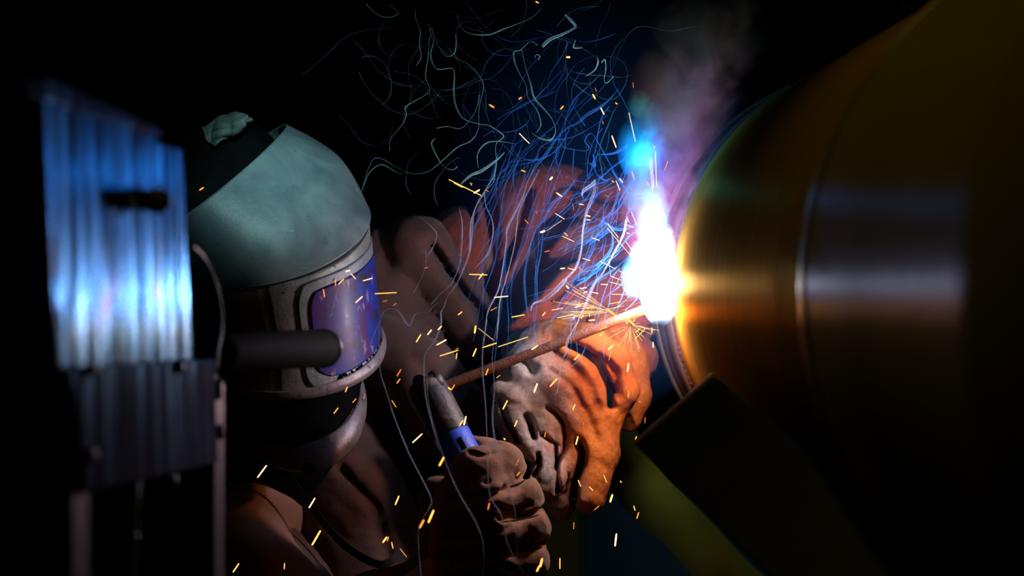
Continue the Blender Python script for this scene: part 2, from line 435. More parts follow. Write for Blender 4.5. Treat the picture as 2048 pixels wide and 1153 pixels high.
objc('coated_body', [lathe_pipe([(1.86, PR - TH), (1.86, PR + .0005), (1.846, PR + .0045), (1.6, PR + .005), (1.30, PR + .005), (1.292, PR + .0075), (1.25, PR + .0075), (1.242, PR + .005), (.7, PR + .005), (.7, PR - TH)], closed=True)], coat_m, pipe)
tag(objc('stop_band', [lathe_pipe([(1.848, PR + .004), (1.842, PR + .0062), (1.815, PR + .0062), (1.808, PR + .0045), (1.82, PR + .002)], closed=True)], steel('band_steel', (.12, .07, .02), (.16, .09, .03), (.1, .06, .02), (.4, .35, .28), .3, .2), pipe))
# weld bead rippled round the joint
def bead(u, v):
    th = 2 * math.pi * u; a = math.pi * v
    rip = 1 + .06 * math.sin(th * 230) + .06 * math.sin(th * 41)
    return ringpt(2.905 - .017 * math.cos(a), PR - .006 + (.0062 * rip) * math.sin(a), th)
objc('weld_bead', [grid(bead, 1400, 6)], weld_m, pipe)
fit = empty('pipe_fitting', C0 + AX * .1, 'grey-brown steel pipe end behind the weld, far side of the joint', 'pipe')
objc('fitting_wall', [lathe_pipe([(2.922, PR - .008), (2.945, PR), (3.02, PR), (3.025, PR - .002), (3.05, PR - .002), (3.055, PR), (3.22, PR - .004), (3.235, PR - .012), (3.235, PR - TH - .01), (2.922, PR - TH)], closed=True)], far_m, fit)
objc('end_collar', [lathe_pipe([(3.10, PR + .0), (3.105, PR + .004), (3.14, PR + .004), (3.145, PR)], closed=True)], far_m, fit)

# dark stand arm below the pipe with an orange lip painted for the glow on its edge
arm = empty('pipe_stand', P(1700, 1500, 1.75), 'black out-of-focus stand arm slanting down under the pipe at lower right', 'stand')
e0, e1 = P(1352, 822, 2.30), P(2100, 1500, 1.62)
L0, L1 = P(1272, 892, 2.30), P(1432, 752, 2.26)
dv = (e1 - e0)
poly0 = [L0, L1, L1 + Vector((.01, .13, -.012)), L0 + Vector((.01, .13, -.012))]
objc('beam', [([*poly0, *[p + dv for p in poly0]], [(3, 2, 1, 0), (4, 5, 6, 7), (0, 1, 5, 4), (1, 2, 6, 5), (2, 3, 7, 6), (3, 0, 4, 7)])], dark_m, arm, False, .004)
lipv = dv.normalized() * .010
upn = lipv * -1
objc('lit_lip', [prism([p + upn * 1.0 for p in poly0], lipv * .92)], bead_m, arm, False, .002)
base = e1 + Vector((.05, .06, 0))
objc('foot', [tube([e1 + Vector((0, .06, -.02)), Vector((e1.x, e1.y + .06, .02))], .05, 12), box((e1.x - .16, e1.y - .1, 0), (e1.x + .16, e1.y + .2, .02))], dark_m, arm, False)

# things far behind, out of focus
def strip(pts, wid, th, d):
    pts = smooth_path([P(x, y, dd) for x, y, dd in pts], 8)
    V, F = [], []
    for i, p in enumerate(pts):
        t = (pts[min(i + 1, len(pts) - 1)] - pts[max(i - 1, 0)]).normalized()
        s_ = t.cross(Vector((0, 1, 0))).normalized()
        for a, b_ in ((-1, -1), (1, -1), (1, 1), (-1, 1)): V.append(p + s_ * a * wid / 2 + Vector((0, 1, 0)) * b_ * th / 2)
    n = len(pts)
    for i in range(n - 1):
        for k_ in range(4): F.append((4 * i + k_, 4 * i + (k_ + 1) % 4, 4 * i + 4 + (k_ + 1) % 4, 4 * i + 4 + k_))
    F += [(3, 2, 1, 0), (4 * n - 4, 4 * n - 3, 4 * n - 2, 4 * n - 1)]
    return V, F
tag(objc('lifting_sling', [strip([(1195, 740, 3.45), (1225, 880, 3.45), (1290, 985, 3.5), (1370, 1060, 3.55), (1470, 1170, 3.6), (1640, 1330, 3.65), (1700, 1800, 3.65)], .075, .006, 3.5)], sling_m), 'blurred lime green webbing sling hanging below the upper glove', 'sling')
pn = empty('blue_panel', P(1270, 1600, 4.6), 'out-of-focus dark blue panel behind the green sling', 'panel')
objc('panel_sheet', [prism([P(1168, 955, 4.6), P(1560, 930, 4.6), P(1560, 1900, 4.6), P(1168, 1900, 4.6)], (0, .03, 0))], panel_m, pn, False, .004)
objc('panel_rim', [prism([P(1160, 935, 4.59), P(1560, 910, 4.59), P(1560, 935, 4.59), P(1180, 958, 4.59), P(1180, 1900, 4.59), P(1160, 1900, 4.59)], (0, .05, 0))], basic('panel_rim', (.02, .07, .08), (.03, .10, .12), 5, .6, 0, 0), pn, False)
tag(objc('olive_column', [prism([P(1085, 1005, 4.2), P(1158, 1005, 4.2), P(1158, 2110, 4.2), P(1085, 2110, 4.2)], (0, .06, 0))], olive_m, smooth=False), 'blurred olive post left of the blue panel, below the glove fingers', 'post')
tag(objc('brown_curtain', [grid(lambda u, v: P(1590 + 330 * u, -420 + 620 * v, 4.9 + .05 * math.sin(u * 22)), 60, 8)], brown_m), 'very dark brown hanging curtain at the top behind the pipe', 'curtain')
solid(bpy.data.objects['brown_curtain'], .006)
tag(objc('hanging_cable', [tube(smooth_path([P(x, y, 3.9) for x, y in ((1700, -260), (1760, -60), (1800, 5), (1835, 22), (1880, 0), (1960, -120))], 8), .006, 10)], rubber_m), 'thin black cable looping down at the top edge above the pipe', 'cable')

# ------------------------------------------------------------------ metal guard in the left foreground
XO = (1457 - 100) * K * 1.5
def G(px, py):
    """point on the guard's plane seen at that pixel"""
    d = XO / (K * (1457 - px)); return P(px, py, d)
gn = Vector((1, -.0895, 0)).normalized()
guard = empty('metal_guard', Vector((G(250, 1000).x, G(250, 1000).y, 0)), 'blurred brushed sheet-metal guard on two posts in the left foreground, blue highlights on it', 'guard')
def plate(name, px, m_=plate_m, off=0., th=.004):
    q = [G(x, y) + gn * off for x, y in px]
    q = [p - Vector(((p.z - 1.2) * .022, 0, 0)) for p in q]          # the sheet leans back a little
    return objc(name, [prism(q, gn * -th)], m_, guard, False, .0008)
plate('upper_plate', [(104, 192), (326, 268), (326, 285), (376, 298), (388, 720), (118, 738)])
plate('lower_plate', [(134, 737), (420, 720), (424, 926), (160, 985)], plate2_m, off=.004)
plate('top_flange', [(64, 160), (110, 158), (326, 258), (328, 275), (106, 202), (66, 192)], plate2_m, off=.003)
for xs in ((146, 178), (429, 449)):
    a, b_ = G(xs[0], 770 if xs[0] > 300 else 960), G(xs[1], 770 if xs[0] > 300 else 950)
    zt = a.z
    pts = [Vector((a.x, a.y, zt)), Vector((b_.x, b_.y, zt)), Vector((b_.x, b_.y, 0)), Vector((a.x, a.y, 0))]
    objc('post', [prism(pts, gn * -.006)], post_m, guard, False, .0006)
la = objc('latch', [prism([G(x, y) + gn * .003 for x, y in ((240, 376), (303, 381), (304, 424), (243, 420))], gn * .004)], rubber_m, guard, False, .001)
hc = G(283, 402) + gn * .0075
tag(objc('latch_pin', [tube([hc, hc + gn * .006, hc + gn * .011, hc + gn * .014], [.0095, .0095, .007, .003], 20)], basic('pin_grey', (.5, .45, .48), (.6, .55, .56), 20, .6, 0, 0), la), 'pale round pin')
for i, (x, y) in enumerate(((168, 740), (165, 912), (345, 735), (330, 962))):
    c = G(x, y) + gn * .005
    objc('rivet', [tube([c - gn * .002, c + gn * .003, c + gn * .004], [.005, .005, .003], 14)], post_m, guard)
cl = empty('clamp', P(435, 705, 1.98), 'rusty clamp block with long black handle crossing in front of the helmet chin', 'clamp')
objc('block', [box(P(372, 768, 2.0) , P(437, 684, 2.05))], rust_m, cl, False, .003)
ha, hb = P(430, 706, 2.02), P(648, 697, 2.36)
objc('handle', [tube([ha, ha.lerp(hb, .05), ha.lerp(hb, .6), ha.lerp(hb, .975), hb], [.013, .0165, .0178, .0190, .0170], 28)], rubber_m, cl)
objc('handle_rim', [tube([ha.lerp(hb, .968), ha.lerp(hb, .992), hb.lerp(ha, -.004)], [.0194, .0194, .0178], 28)], basic('rim_teal', (.02, .05, .05), (.03, .07, .07), 20, .4, 0, 0), cl)
objc('screw', [tube([P(437, 760, 1.99), P(437, 800, 1.99)], .003, 10)], post_m, cl)
objc('screw', [tube([P(438, 850, 1.99), P(438, 880, 1.99)], .004, 10)], post_m, cl)
tag(objc('wire_loop', [tube(smooth_path([P(x, y, d) for x, y, d in ((383, 492, 1.96), (405, 515, 2.0), (427, 560, 2.02), (439, 610, 2.03), (441, 660, 2.02), (434, 700, 1.99), (430, 740, 1.98))], 8), .0022, 10)], tubem), 'pale bent wire loop arching from the guard to the clamp', 'wire')
hs = empty('support_rod', P(262, 2500, 1.75), 'pale grey rod standing below the guard between its posts', 'rod')
hs.location.z = 0
objc('rod_shaft', [tube([P(272, 955, 1.72), P(268, 1010, 1.72), P(258, 1160, 1.72), Vector((P(250, 1160, 1.72).x, P(0, 0, 1.72).y, 0))], [.0035, .0038, .0040, .005], 14)], tubem, hs)
objc('rod_joint', [tube([P(264, 1065, 1.72), P(263, 1078, 1.72), P(261, 1092, 1.72)], [.0038, .0058, .0038], 14)], post_m, hs)

# ------------------------------------------------------------------ person: body, jacket, sleeve, gloves, cap
per = empty('person', (P(560, 0, 3.05).x, P(0, 0, 3.05).y, 0), 'crouching welder in brown leather jacket and gloves, leaning toward the bright arc', 'person')
def sdf_obj(name, fn, bpts, h, mat, parent, pad=.012, off=.08):
    global OFF
    OFF = off
    lo, hi = bounds(bpts, pad)
    V, F = nets(fn, lo, hi, h)
    return obj(name, V, F, mat, parent)
# body: head with a face under the helmet, neck, trunk, legs, arms - one skin
bd = [(470, 400, 2.98, .085), (540, 560, 2.96, .06), (520, 700, 3.02, .055), (560, 950, 3.10, .11), (540, 1500, 3.15, .12), (760, 2150, 3.0, .07), (560, 2560, 3.1, .05), (860, 560, 3.2, .05), (1180, 500, 3.14, .04), (1130, 700, 2.96, .03), (480, 1080, 2.86, .05), (700, 1330, 2.66, .04), (930, 1120, 2.70, .03)]
def f_body(Q):
    d = chain(Q, [bd[0], bd[1]], .02)
    d = chain(Q, [(545, 500, 2.91, .012), (570, 545, 2.89, .012)], .012, d)      # nose
    d = chain(Q, [(520, 590, 2.92, .014), (545, 600, 2.91, .014)], .02, d)       # mouth and chin
    d = chain(Q, [(440, 500, 2.90, .012), (430, 530, 2.90, .014)], .01, d)       # ear
    d = groove(Q, d, [(520, 480, 2.90), (550, 475, 2.90)], .012, .006)
    d = groove(Q, d, [(525, 582, 2.90), (560, 580, 2.90)], .004, .004)
    d = chain(Q, [bd[1], bd[2], bd[3], bd[4]], .05, d)
    d = chain(Q, [bd[4], (800, 1650, 3.0, .08), bd[6]], .04, d)
    d = chain(Q, [bd[4], (740, 1750, 3.3, .08), (560, 2560, 3.35, .05)], .04, d)
    d = chain(Q, [bd[3], bd[7], bd[8], bd[9]], .04, d)
    return chain(Q, [bd[3], bd[10], bd[11], bd[12]], .04, d)
sdf_obj('body', f_body, bd, .011, basic('skin', (.35, .18, .12), (.42, .22, .15), 20, .6, 0, .1, 200), per)
# trousers/boots: dark, below the frame
tr = [(545, 1420, 3.15, .17), (820, 1650, 2.98, .11), (560, 2480, 3.08, .08), (740, 1750, 3.3, .11), (560, 2480, 3.36, .08), (640, 2590, 2.92, .05)]
sdf_obj('trousers', lambda Q: chain(Q, [tr[0], tr[3], tr[4]], .05, chain(Q, [tr[0], tr[1], tr[2]], .04)), tr, .012, black_m, per)

jk = [(560, 1500, 3.14, .19), (570, 1200, 3.12, .17), (600, 980, 3.12, .13), (640, 800, 3.14, .10), (420, 1060, 2.95, .085), (640, 1330, 2.72, .075), (900, 1180, 2.76, .055),
      (790, 660, 3.16, .09), (870, 560, 3.13, .075), (820, 480, 3.13, .06), (960, 720, 3.14, .09)]
def f_jacket(Q):
    d = chain(Q, [jk[0], jk[1], jk[2], jk[3]], .05)
    d = chain(Q, [(640, 900, 3.02, .075), (700, 1010, 2.97, .07), (760, 1180, 2.95, .09)], .02, d)     # chest flap
    d = smin(d, chain(Q, [(640, 800, 3.14, .10), (760, 720, 3.10, .085), (765, 590, 3.12, .060)], .03), .02)
    d = smin(d, chain(Q, [(800, 500, 3.12, .045), (835, 500, 3.11, .045), (905, 590, 3.10, .036), (980, 680, 3.11, .045)], .012), .004)
    d = groove(Q, d, [(822, 440, 3.06), (860, 510, 3.05), (915, 585, 3.05), (985, 665, 3.05)], .009, .012)
    d = crease(Q, d, [(862, 492), (900, 550), (940, 600), (985, 655)], 3.06, .0062, .030, 3.2)
    d = crease(Q, d, [(765, 652), (810, 685), (845, 725), (862, 760)], 3.0, .004, .016, 3.2)
    d = crease(Q, d, [(775, 430), (760, 480), (775, 540)], 3.06, .010, .010, 3.2)
    d = crease(Q, d, [(690, 930), (760, 1000), (790, 1100)], 3.0, .006, .012, 3.2)
    d = smin(d, chain(Q, [(770, 700, 3.02, .045), (850, 760, 3.0, .045), (900, 850, 3.02, .06)], .02), .012)
    d = groove(Q, d, [(765, 652, 2.98), (810, 685, 2.96), (860, 755, 2.95)], .006, .012)
    # near arm
    a = chain(Q, [jk[4], (520, 1180, 2.85, .08), jk[5], (780, 1260, 2.73, .065), jk[6]], .03)
    a = a + .004 * np.sin((Q[:, 0] * 1.0 + Q[:, 2] * .7) * 60)
    d = smin(d, chain(Q, [(600, 930, 3.05, .09), jk[4]], .03), .03)
    d = smin(d, a, .015)
    d = groove(Q, d, [(585, 965, 2.94), (640, 1040, 2.93), (700, 1100, 2.90)], .007, .012)
    d = groove(Q, d, [(590, 960, 3.0), (660, 1050, 2.9), (730, 1120, 2.86)], .006, .01)
    return d + .003 * wav(Q, 34, .4) + .0022 * np.abs(wav(Q, 85, 1.1)) + .0012 * wav(Q, 200, .6)
sdf_obj('jacket', f_jacket, jk, .0065, jacket_m, per, .03)
# far sleeve reaching to the pipe, deep fanning folds
sl = [(930, 560, 3.20, .10), (1080, 490, 3.20, .085), (1240, 500, 3.16, .085), (1180, 640, 3.07, .06), (1120, 690, 2.99, .045), (1290, 620, 3.1, .06)]
def f_sleeve(Q):
    d = chain(Q, [(900, 590, 3.20, .09), (1000, 520, 3.20, .085), (1110, 455, 3.20, .075), (1230, 450, 3.18, .075)], .03)
    d = smin(d, chain(Q, [(1230, 450, 3.18, .075), (1250, 560, 3.12, .070), (1180, 650, 3.05, .055), (1120, 690, 2.99, .045)], .03), .02)
    d = smin(d, chain(Q, [(1010, 600, 3.16, .07), (1150, 560, 3.10, .065), (1240, 600, 3.06, .055), (1250, 690, 3.04, .045)], .02), .015)
    # roll over the wrist
    d = smin(d, chain(Q, [(1040, 640, 3.0, .022), (1130, 580, 3.0, .028), (1230, 560, 3.01, .028), (1268, 640, 3.0, .026)], .015), .008)
    x = (Q[:, 0] - P(960, 700, 3.1).x); z = (Q[:, 2] - P(960, 700, 3.1).z)
    ang = np.arctan2(z, x); rr = np.sqrt(x * x + z * z)
    fold = np.abs(np.sin(ang * 5.6 + .9 * np.sin(rr * 22) + 2.5 * (Q[:, 1]))) ** .6
    d = d - .024 * (fold - .6) * np.clip(rr / .10, .1, 1)
    for gp in ([(1000, 630, 3.06), (1060, 540, 3.07), (1110, 440, 3.10), (1150, 390, 3.11)], [(1030, 620, 3.0), (1120, 520, 3.02), (1250, 430, 3.08)], [(960, 390, 3.12), (985, 480, 3.10), (975, 590, 3.09)], [(1080, 380, 3.12), (1180, 420, 3.1), (1270, 400, 3.1)]):
        d = groove(Q, d, gp, .011, .026)
    for gp, w_ in (([(985, 640), (1040, 560), (1085, 480), (1140, 400)], .009), ([(1010, 630), (1090, 540), (1180, 470), (1260, 430)], .010), ([(975, 400), (985, 500), (970, 600)], .008), ([(1060, 380), (1040, 450), (1010, 530)], .006), ([(1100, 600), (1180, 540), (1260, 520)], .005), ([(1150, 370), (1210, 400), (1280, 395)], .007)):
        d = crease(Q, d, gp, 3.08, w_, .030, 3.2)
    return d + .003 * np.abs(wav(Q, 95, 2.1)) + .001 * wav(Q, 220, 2.1)
sdf_obj('sleeve', f_sleeve, sl, .0045, sleeve_m, per, .03)
# upper glove (left hand, back towards us, fingers hanging)
g1 = [(1060, 700, 2.93, .05), (1150, 800, 2.90, .06), (1050, 900, 2.85, .02), (1095, 965, 2.86, .03), (1118, 1020, 2.9, .025), (1180, 990, 2.87, .035), (1262, 780, 2.94, .045), (1255, 850, 2.94, .03), (1000, 790, 2.87, .02), (1240, 640, 2.95, .05)]
def f_g1(Q):
    d = chain(Q, [(1045, 705, 2.945, .026), (1100, 700, 2.93, .034), (1180, 700, 2.945, .034)], .02)
    d = chain(Q, [(1070, 750, 2.905, .046), (1140, 790, 2.90, .052), (1168, 860, 2.895, .042)], .02, d)
    d = smin(d, chain(Q, [(1052, 800, 2.895, .036), (1075, 850, 2.89, .036)], .02), .02)
    th = chain(Q, [(1022, 800, 2.865, .019), (1036, 850, 2.850, .019), (1058, 888, 2.835, .015), (1066, 905, 2.832, .0125)], .008)
    d = smin(d, th, .005)
    d = smin(d, chain(Q, [(1082, 840, 2.873, .025), (1093, 905, 2.862, .019), (1096, 955, 2.846, .021), (1088, 973, 2.844, .019)], .008), .004)
    d = smin(d, chain(Q, [(1104, 955, 2.852, .014), (1110, 974, 2.852, .012)], .004), .004)
    d = smin(d, chain(Q, [(1128, 860, 2.885, .026), (1135, 930, 2.880, .022), (1124, 1000, 2.893, .018), (1120, 1022, 2.895, .014)], .008), .004)
    d = smin(d, chain(Q, [(1190, 850, 2.878, .032), (1194, 905, 2.868, .026), (1184, 960, 2.856, .021), (1178, 995, 2.850, .021)], .010), .006)
    # little finger side behind, with the open tip
    e = chain(Q, [(1215, 660, 2.975, .03), (1252, 730, 2.955, .028), (1266, 790, 2.950, .022), (1258, 838, 2.945, .0165)], .01)
    e = np.maximum(e, -rc(Q, P(1247, 845, 2.925 + OFF), P(1262, 870, 2.93 + OFF), .013, .011))
    d = smin(d, e, .006)
    # thick folds over the knuckles
    for fp in ([(1105, 672, 2.905, .014), (1175, 682, 2.880, .020), (1226, 722, 2.872, .021), (1246, 782, 2.876, .019), (1226, 842, 2.880, .012)],
               [(1130, 700, 2.87, .010), (1180, 735, 2.858, .014), (1208, 785, 2.860, .014), (1212, 840, 2.868, .012)]):
        d = smin(d, chain(Q, fp, .008), .006)
    d = smin(d, chain(Q, [(998, 781, 2.865, .0115), (1030, 796, 2.868, .013)], .004), .005)       # rolled edge
    d = smin(d, chain(Q, [(994, 822, 2.865, .008), (1004, 850, 2.855, .008), (1030, 893, 2.842, .008)], .004), .004)
    G_ = [([(1168, 704, 2.855), (1205, 752, 2.842), (1219, 792, 2.845)], .005, .022), ([(1204, 728, 2.848), (1230, 750, 2.85), (1232, 790, 2.855)], .005, .020),
          ([(1001, 800, 2.85), (1015, 845, 2.84), (1036, 880, 2.832)], .0035, .010), ([(1054, 838, 2.848), (1062, 858, 2.846), (1068, 876, 2.85)], .0045, .020),
          ([(1096, 818, 2.846), (1120, 840, 2.848), (1130, 870, 2.853), (1128, 900, 2.86)], .004, .012), ([(1112, 862, 2.85), (1116, 900, 2.86), (1110, 930, 2.865)], .003, .008),
          ([(1160, 893, 2.850), (1168, 918, 2.855), (1158, 950, 2.86)], .005, .018), ([(1046, 724, 2.862), (1062, 734, 2.86)], .006, .016),
          ([(1064, 770, 2.85), (1090, 800, 2.846)], .005, .003), ([(1148, 800, 2.845), (1180, 850, 2.845)], .008, .005), ([(1172, 830, 2.84), (1195, 880, 2.84)], .006, .005), ([(1000, 806, 2.85), (1050, 812, 2.84)], .004, .006)]
    for pts_, w_, dp in G_: d = groove(Q, d, pts_, w_ * 1.0, dp * 1.4)
    for gp, w_, dp in (([(1140, 690), (1172, 704), (1200, 730), (1217, 770), (1221, 812)], .0045, .020), ([(1194, 716), (1216, 726), (1232, 748), (1233, 786)], .0045, .012), ([(1000, 800), (1006, 826), (1018, 852), (1036, 882)], .0022, .010), ([(1052, 832), (1061, 850), (1067, 874)], .0036, .020), ([(1094, 816), (1112, 827), (1127, 848), (1131, 874), (1127, 905), (1110, 935)], .0024, .012), ([(1158, 888), (1167, 904), (1165, 930), (1150, 965), (1148, 1000)], .0036, .018), ([(1042, 720), (1056, 731), (1062, 744)], .0045, .014), ([(1075, 905), (1078, 930), (1068, 950)], .0024, .010), ([(1085, 870), (1110, 890), (1112, 930), (1114, 980)], .0028, .012), ([(1150, 780), (1175, 830), (1190, 870)], .004, .003), ([(1100, 740), (1140, 770), (1160, 810)], .004, .003)):
        d = crease(Q, d, gp, 2.86, w_, dp, 2.93)
    return d + .0007 * wav(Q, 90, .3) + .0006 * wav(Q, 230, 1.3)
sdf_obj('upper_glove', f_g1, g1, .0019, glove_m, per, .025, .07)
# lower glove: fist closed round the electrode holder
g2 = [(890, 985, 2.66, .04), (960, 900, 2.72, .03), (1040, 1000, 2.69, .045), (1060, 1180, 2.70, .05), (880, 1200, 2.72, .08), (960, 1300, 2.74, .08)]
HA, HB = P(846, 765, 2.845), P(1010, 1075, 2.795)
def f_g2(Q):
    d = chain(Q, [(925, 1075, 2.715, .055), (950, 1200, 2.73, .062), (930, 1330, 2.75, .062)], .03)
    d = smin(d, chain(Q, [(893, 990, 2.700, .026), (905, 1040, 2.70, .04)], .02), .02)
    F_ = [[(905, 990, 2.660, .020), (955, 945, 2.640, .027), (1000, 932, 2.662, .026), (1018, 945, 2.700, .022)],
          [(900, 1035, 2.655, .024), (975, 1000, 2.630, .029), (1035, 995, 2.655, .026), (1052, 1002, 2.70, .022)],
          [(900, 1090, 2.655, .026), (985, 1060, 2.628, .031), (1045, 1052, 2.652, .027), (1062, 1058, 2.70, .024)],
          [(905, 1150, 2.66, .026), (985, 1125, 2.632, .031), (1045, 1120, 2.655, .027), (1060, 1124, 2.70, .024)]]
    for f_ in F_: d = smin(d, chain(Q, f_, .012), .009)
    d = smin(d, chain(Q, [(1000, 950, 2.72, .02), (975, 905, 2.73, .016), (948, 893, 2.735, .0125)], .008), .006)   # thumb over the far side
    d = smin(d, chain(Q, [(852, 1000, 2.70, .010), (868, 974, 2.685, .011), (898, 972, 2.672, .010)], .006), .006)
    for gp, w_, dp in (([(1048, 950, 2.66), (1020, 975, 2.62), (940, 992, 2.61), (890, 1012, 2.63)], .005, .008), ([(1075, 1022, 2.67), (1010, 1036, 2.605), (900, 1062, 2.62)], .005, .009), ([(1085, 1085, 2.67), (1010, 1095, 2.605), (900, 1122, 2.62)], .005, .009), ([(880, 965, 2.65), (930, 975, 2.62), (975, 968, 2.61)], .004, .006), ([(1000, 1040, 2.6), (1060, 1030, 2.63)], .004, .005)):
        d = groove(Q, d, gp, w_, dp * .8)
    for gp, w_, dp in (([(1056, 955), (1040, 972), (985, 985), (900, 1000)], .0040, .006), ([(1082, 1022), (1040, 1036), (990, 1062), (880, 1080)], .0034, .005), ([(1086, 1090), (1040, 1094), (960, 1118), (880, 1130)], .004, .006), ([(1070, 1150), (1000, 1125), (920, 1160)], .004, .004), ([(940, 905), (962, 912), (985, 906)], .002, .004), ([(1000, 1010), (1030, 1018), (1060, 1008)], .0025, .004)):
        d = crease(Q, d, gp, 2.64, w_, dp, 2.72)
    d = np.maximum(d, -rc(Q, HA, HB, .0245, .0245))
    return d + .0007 * wav(Q, 80, 1.3) + .0006 * wav(Q, 190, .3)
sdf_obj('lower_glove', f_g2, g2, .0024, glove2_m, per, .025, 0.11)
def seam(glove, px, rad=.0011, lift=.0):  # thin dark tubes laid in the glove creases as their shade
    from mathutils.bvhtree import BVHTree
    me = glove.data; org = glove.parent.location
    bv = BVHTree.FromPolygons([v.co + org for v in me.vertices], [tuple(p.vertices) for p in me.polygons])
    eye = Vector((0, -2.9, CAMZ)); out = []
    for p in smooth_path([Vector((x, y, 0)) for x, y in px], 8):
        h = bv.ray_cast(eye, (P(p.x, p.y, 2.8) - eye).normalized())
        if h[0] is not None: out.append(h[0] + h[1] * (0 if h[1].y > 0 else lift))
    n_ = len(out); sm = [sum((out[min(max(i + q, 0), n_ - 1)] for q in (-1, 0, 1)), Vector()) / 3 for i in range(n_)]
    if n_ > 3: objc('seam', [tube(sm, [rad * (.4 + .6 * math.sin(math.pi * i / (n_ - 1))) for i in range(n_)], 8)], crease_shade_m, glove)
crease_shade_m = basic('crease_dark', (.022, .012, .009), (.04, .022, .016), 90, .9, 0, .4, 200, spec=.1)
ug, lg = bpy.data.objects['upper_glove'], bpy.data.objects['lower_glove']
for px, rd in (([(1001, 802), (1004, 822), (1015, 848), (1025, 866), (1036, 884), (1050, 892)], .0011), ([(1112, 828), (1126, 846), (1130, 872), (1127, 902)], .0010), ([(1166, 905), (1165, 930), (1152, 960)], .0010)):
    seam(ug, px, rd)
for px, rd in (([(1052, 958), (1040, 968), (1020, 974)], .0016), ([(1078, 1030), (1062, 1036), (1040, 1040), (1000, 1046)], .0014), ([(1085, 1096), (1060, 1102), (1020, 1106)], .0012), ([(948, 900), (962, 905), (978, 912)], .0010), ([(890, 985), (915, 990), (950, 988)], .0010)):
    seam(lg, px, rd)
# cap
cp = [(440, 330, 2.99, .06), (470, 400, 2.98, .10)]
def f_cap(Q):
    d = chain(Q, [(455, 345, 2.98, .072), (470, 430, 2.98, .088), (470, 520, 2.98, .085)], .03)
    return d + .002 * wav(Q, 60, .2)
sdf_obj('cap', f_cap, [(455, 320, 2.98, .09), (470, 520, 2.98, .1)], .006, black_m, per)
# paler folded sheet put in as the lit patch on the cap
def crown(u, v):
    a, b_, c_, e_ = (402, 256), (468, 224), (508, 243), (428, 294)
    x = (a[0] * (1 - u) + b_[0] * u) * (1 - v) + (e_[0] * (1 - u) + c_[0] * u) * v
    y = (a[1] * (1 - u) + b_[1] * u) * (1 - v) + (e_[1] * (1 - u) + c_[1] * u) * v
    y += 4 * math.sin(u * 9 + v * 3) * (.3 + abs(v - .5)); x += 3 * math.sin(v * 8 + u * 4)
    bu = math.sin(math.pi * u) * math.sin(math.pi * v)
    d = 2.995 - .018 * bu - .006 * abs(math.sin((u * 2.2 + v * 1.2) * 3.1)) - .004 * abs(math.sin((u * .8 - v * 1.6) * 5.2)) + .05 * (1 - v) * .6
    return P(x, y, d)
tag(solid(objc('cap_lit_patch', [grid(crown, 50, 40)], capcloth_m, per), .003), 'pale folded patch for the light on top of the cap')
# collar and black bib under the helmet
bb = [(560, 830, 2.93, .06), (600, 960, 2.95, .08), (480, 960, 2.95, .09), (440, 640, 3.0, .09)]
def f_bib(Q):
    d = chain(Q, [(560, 720, 2.93, .07), (575, 830, 2.92, .062), (560, 900, 2.96, .075), (500, 960, 2.97, .09)], .03)
    d = smin(d, chain(Q, [(440, 560, 2.99, .09), (430, 800, 3.0, .10), (400, 960, 3.02, .10)], .04), .03)
    return d + .002 * wav(Q, 55, 1.2)
sdf_obj('neck_bib', f_bib, bb, .006, black_m, per, .03)
objc('strap', [strip([(560, 930, 2.93), (600, 985, 2.92), (650, 1050, 2.90), (700, 1100, 2.88), (760, 1130, 2.88), (800, 1110, 2.89)], .009, .004, 2.9)], strap_m, per, False)

# ------------------------------------------------------------------ welding helmet
hel = empty('welding_helmet', P(560, 560, 2.93), 'scuffed grey-green welding helmet with purple lens, worn by the welder, facing the arc', 'helmet')
def vx(px, py, dd): return Vector((px * K * 2.93, dd, -py * K * 2.93))
def sect(c, a, b_, depth=.105):
    """one U section of the shell; c centre px, a forward px, b lateral px"""
    C = P(c[0], c[1], 2.97); A = vx(a[0], a[1], -.014); B = vx(b_[0], b_[1], -depth)
    return C, A, B
def spt(s, t, sc_=1.0):
    C, A, B = s; t = math.radians(t)
    return C + (A * math.cos(t) + B * math.sin(t)) * sc_
def lerps(s1, s2, f): return tuple(p.lerp(q, f) for p, q in zip(s1, s2))
S_top = sect((452, 348), (98, -64), (-58, 86), .100)
S_mid = sect((500, 400), (178, -42), (-35, 104), .108)
S_rim = sect((531, 468), (210, -24), (-10, 106), .110)
S_v0 = sect((534, 470), (208, -18), (-8, 104), .108)
S_v1 = sect((556, 590), (196, -8), (-6, 100), .108)
S_v2 = sect((562, 680), (200, 0), (-8, 96), .106)
S_bot = sect((566, 694), (202, 0), (-8, 94), .104)
def surf(secs, t0, t1, nu=90, nv=30, scl=lambda u, v: 1.0, u0=0., u1=1.):
    n = len(secs) - 1
    def fn(i, j):
        vv = u0 + (u1 - u0) * j
        q = min(int(vv * n), n - 1); f = vv * n - q
        # smooth (Catmull) interpolation between sections
        s0, s1, s2, s3 = secs[max(q - 1, 0)], secs[q], secs[q + 1], secs[min(q + 2, n)]
        tt = t0 + (t1 - t0) * i
        p0, p1, p2, p3 = (spt(s, tt) for s in (s0, s1, s2, s3))
        p = .5 * (2 * p1 + (p2 - p0) * f + (2 * p0 - 5 * p1 + 4 * p2 - p3) * f * f + (3 * p1 - p0 - 3 * p2 + p3) * f ** 3)
        c = s1[0].lerp(s2[0], f)
        return c + (p - c) * scl(i, j)
    return grid(fn, nu, nv)
solid(objc('shell', [surf([S_top, S_mid, S_rim], -95, 118, 100, 36, lambda u, v: 1.02 + .004 * math.sin(v * math.pi))], shell_m, hel), .0035)
vs = [S_v0, S_v1, S_v2, S_bot]
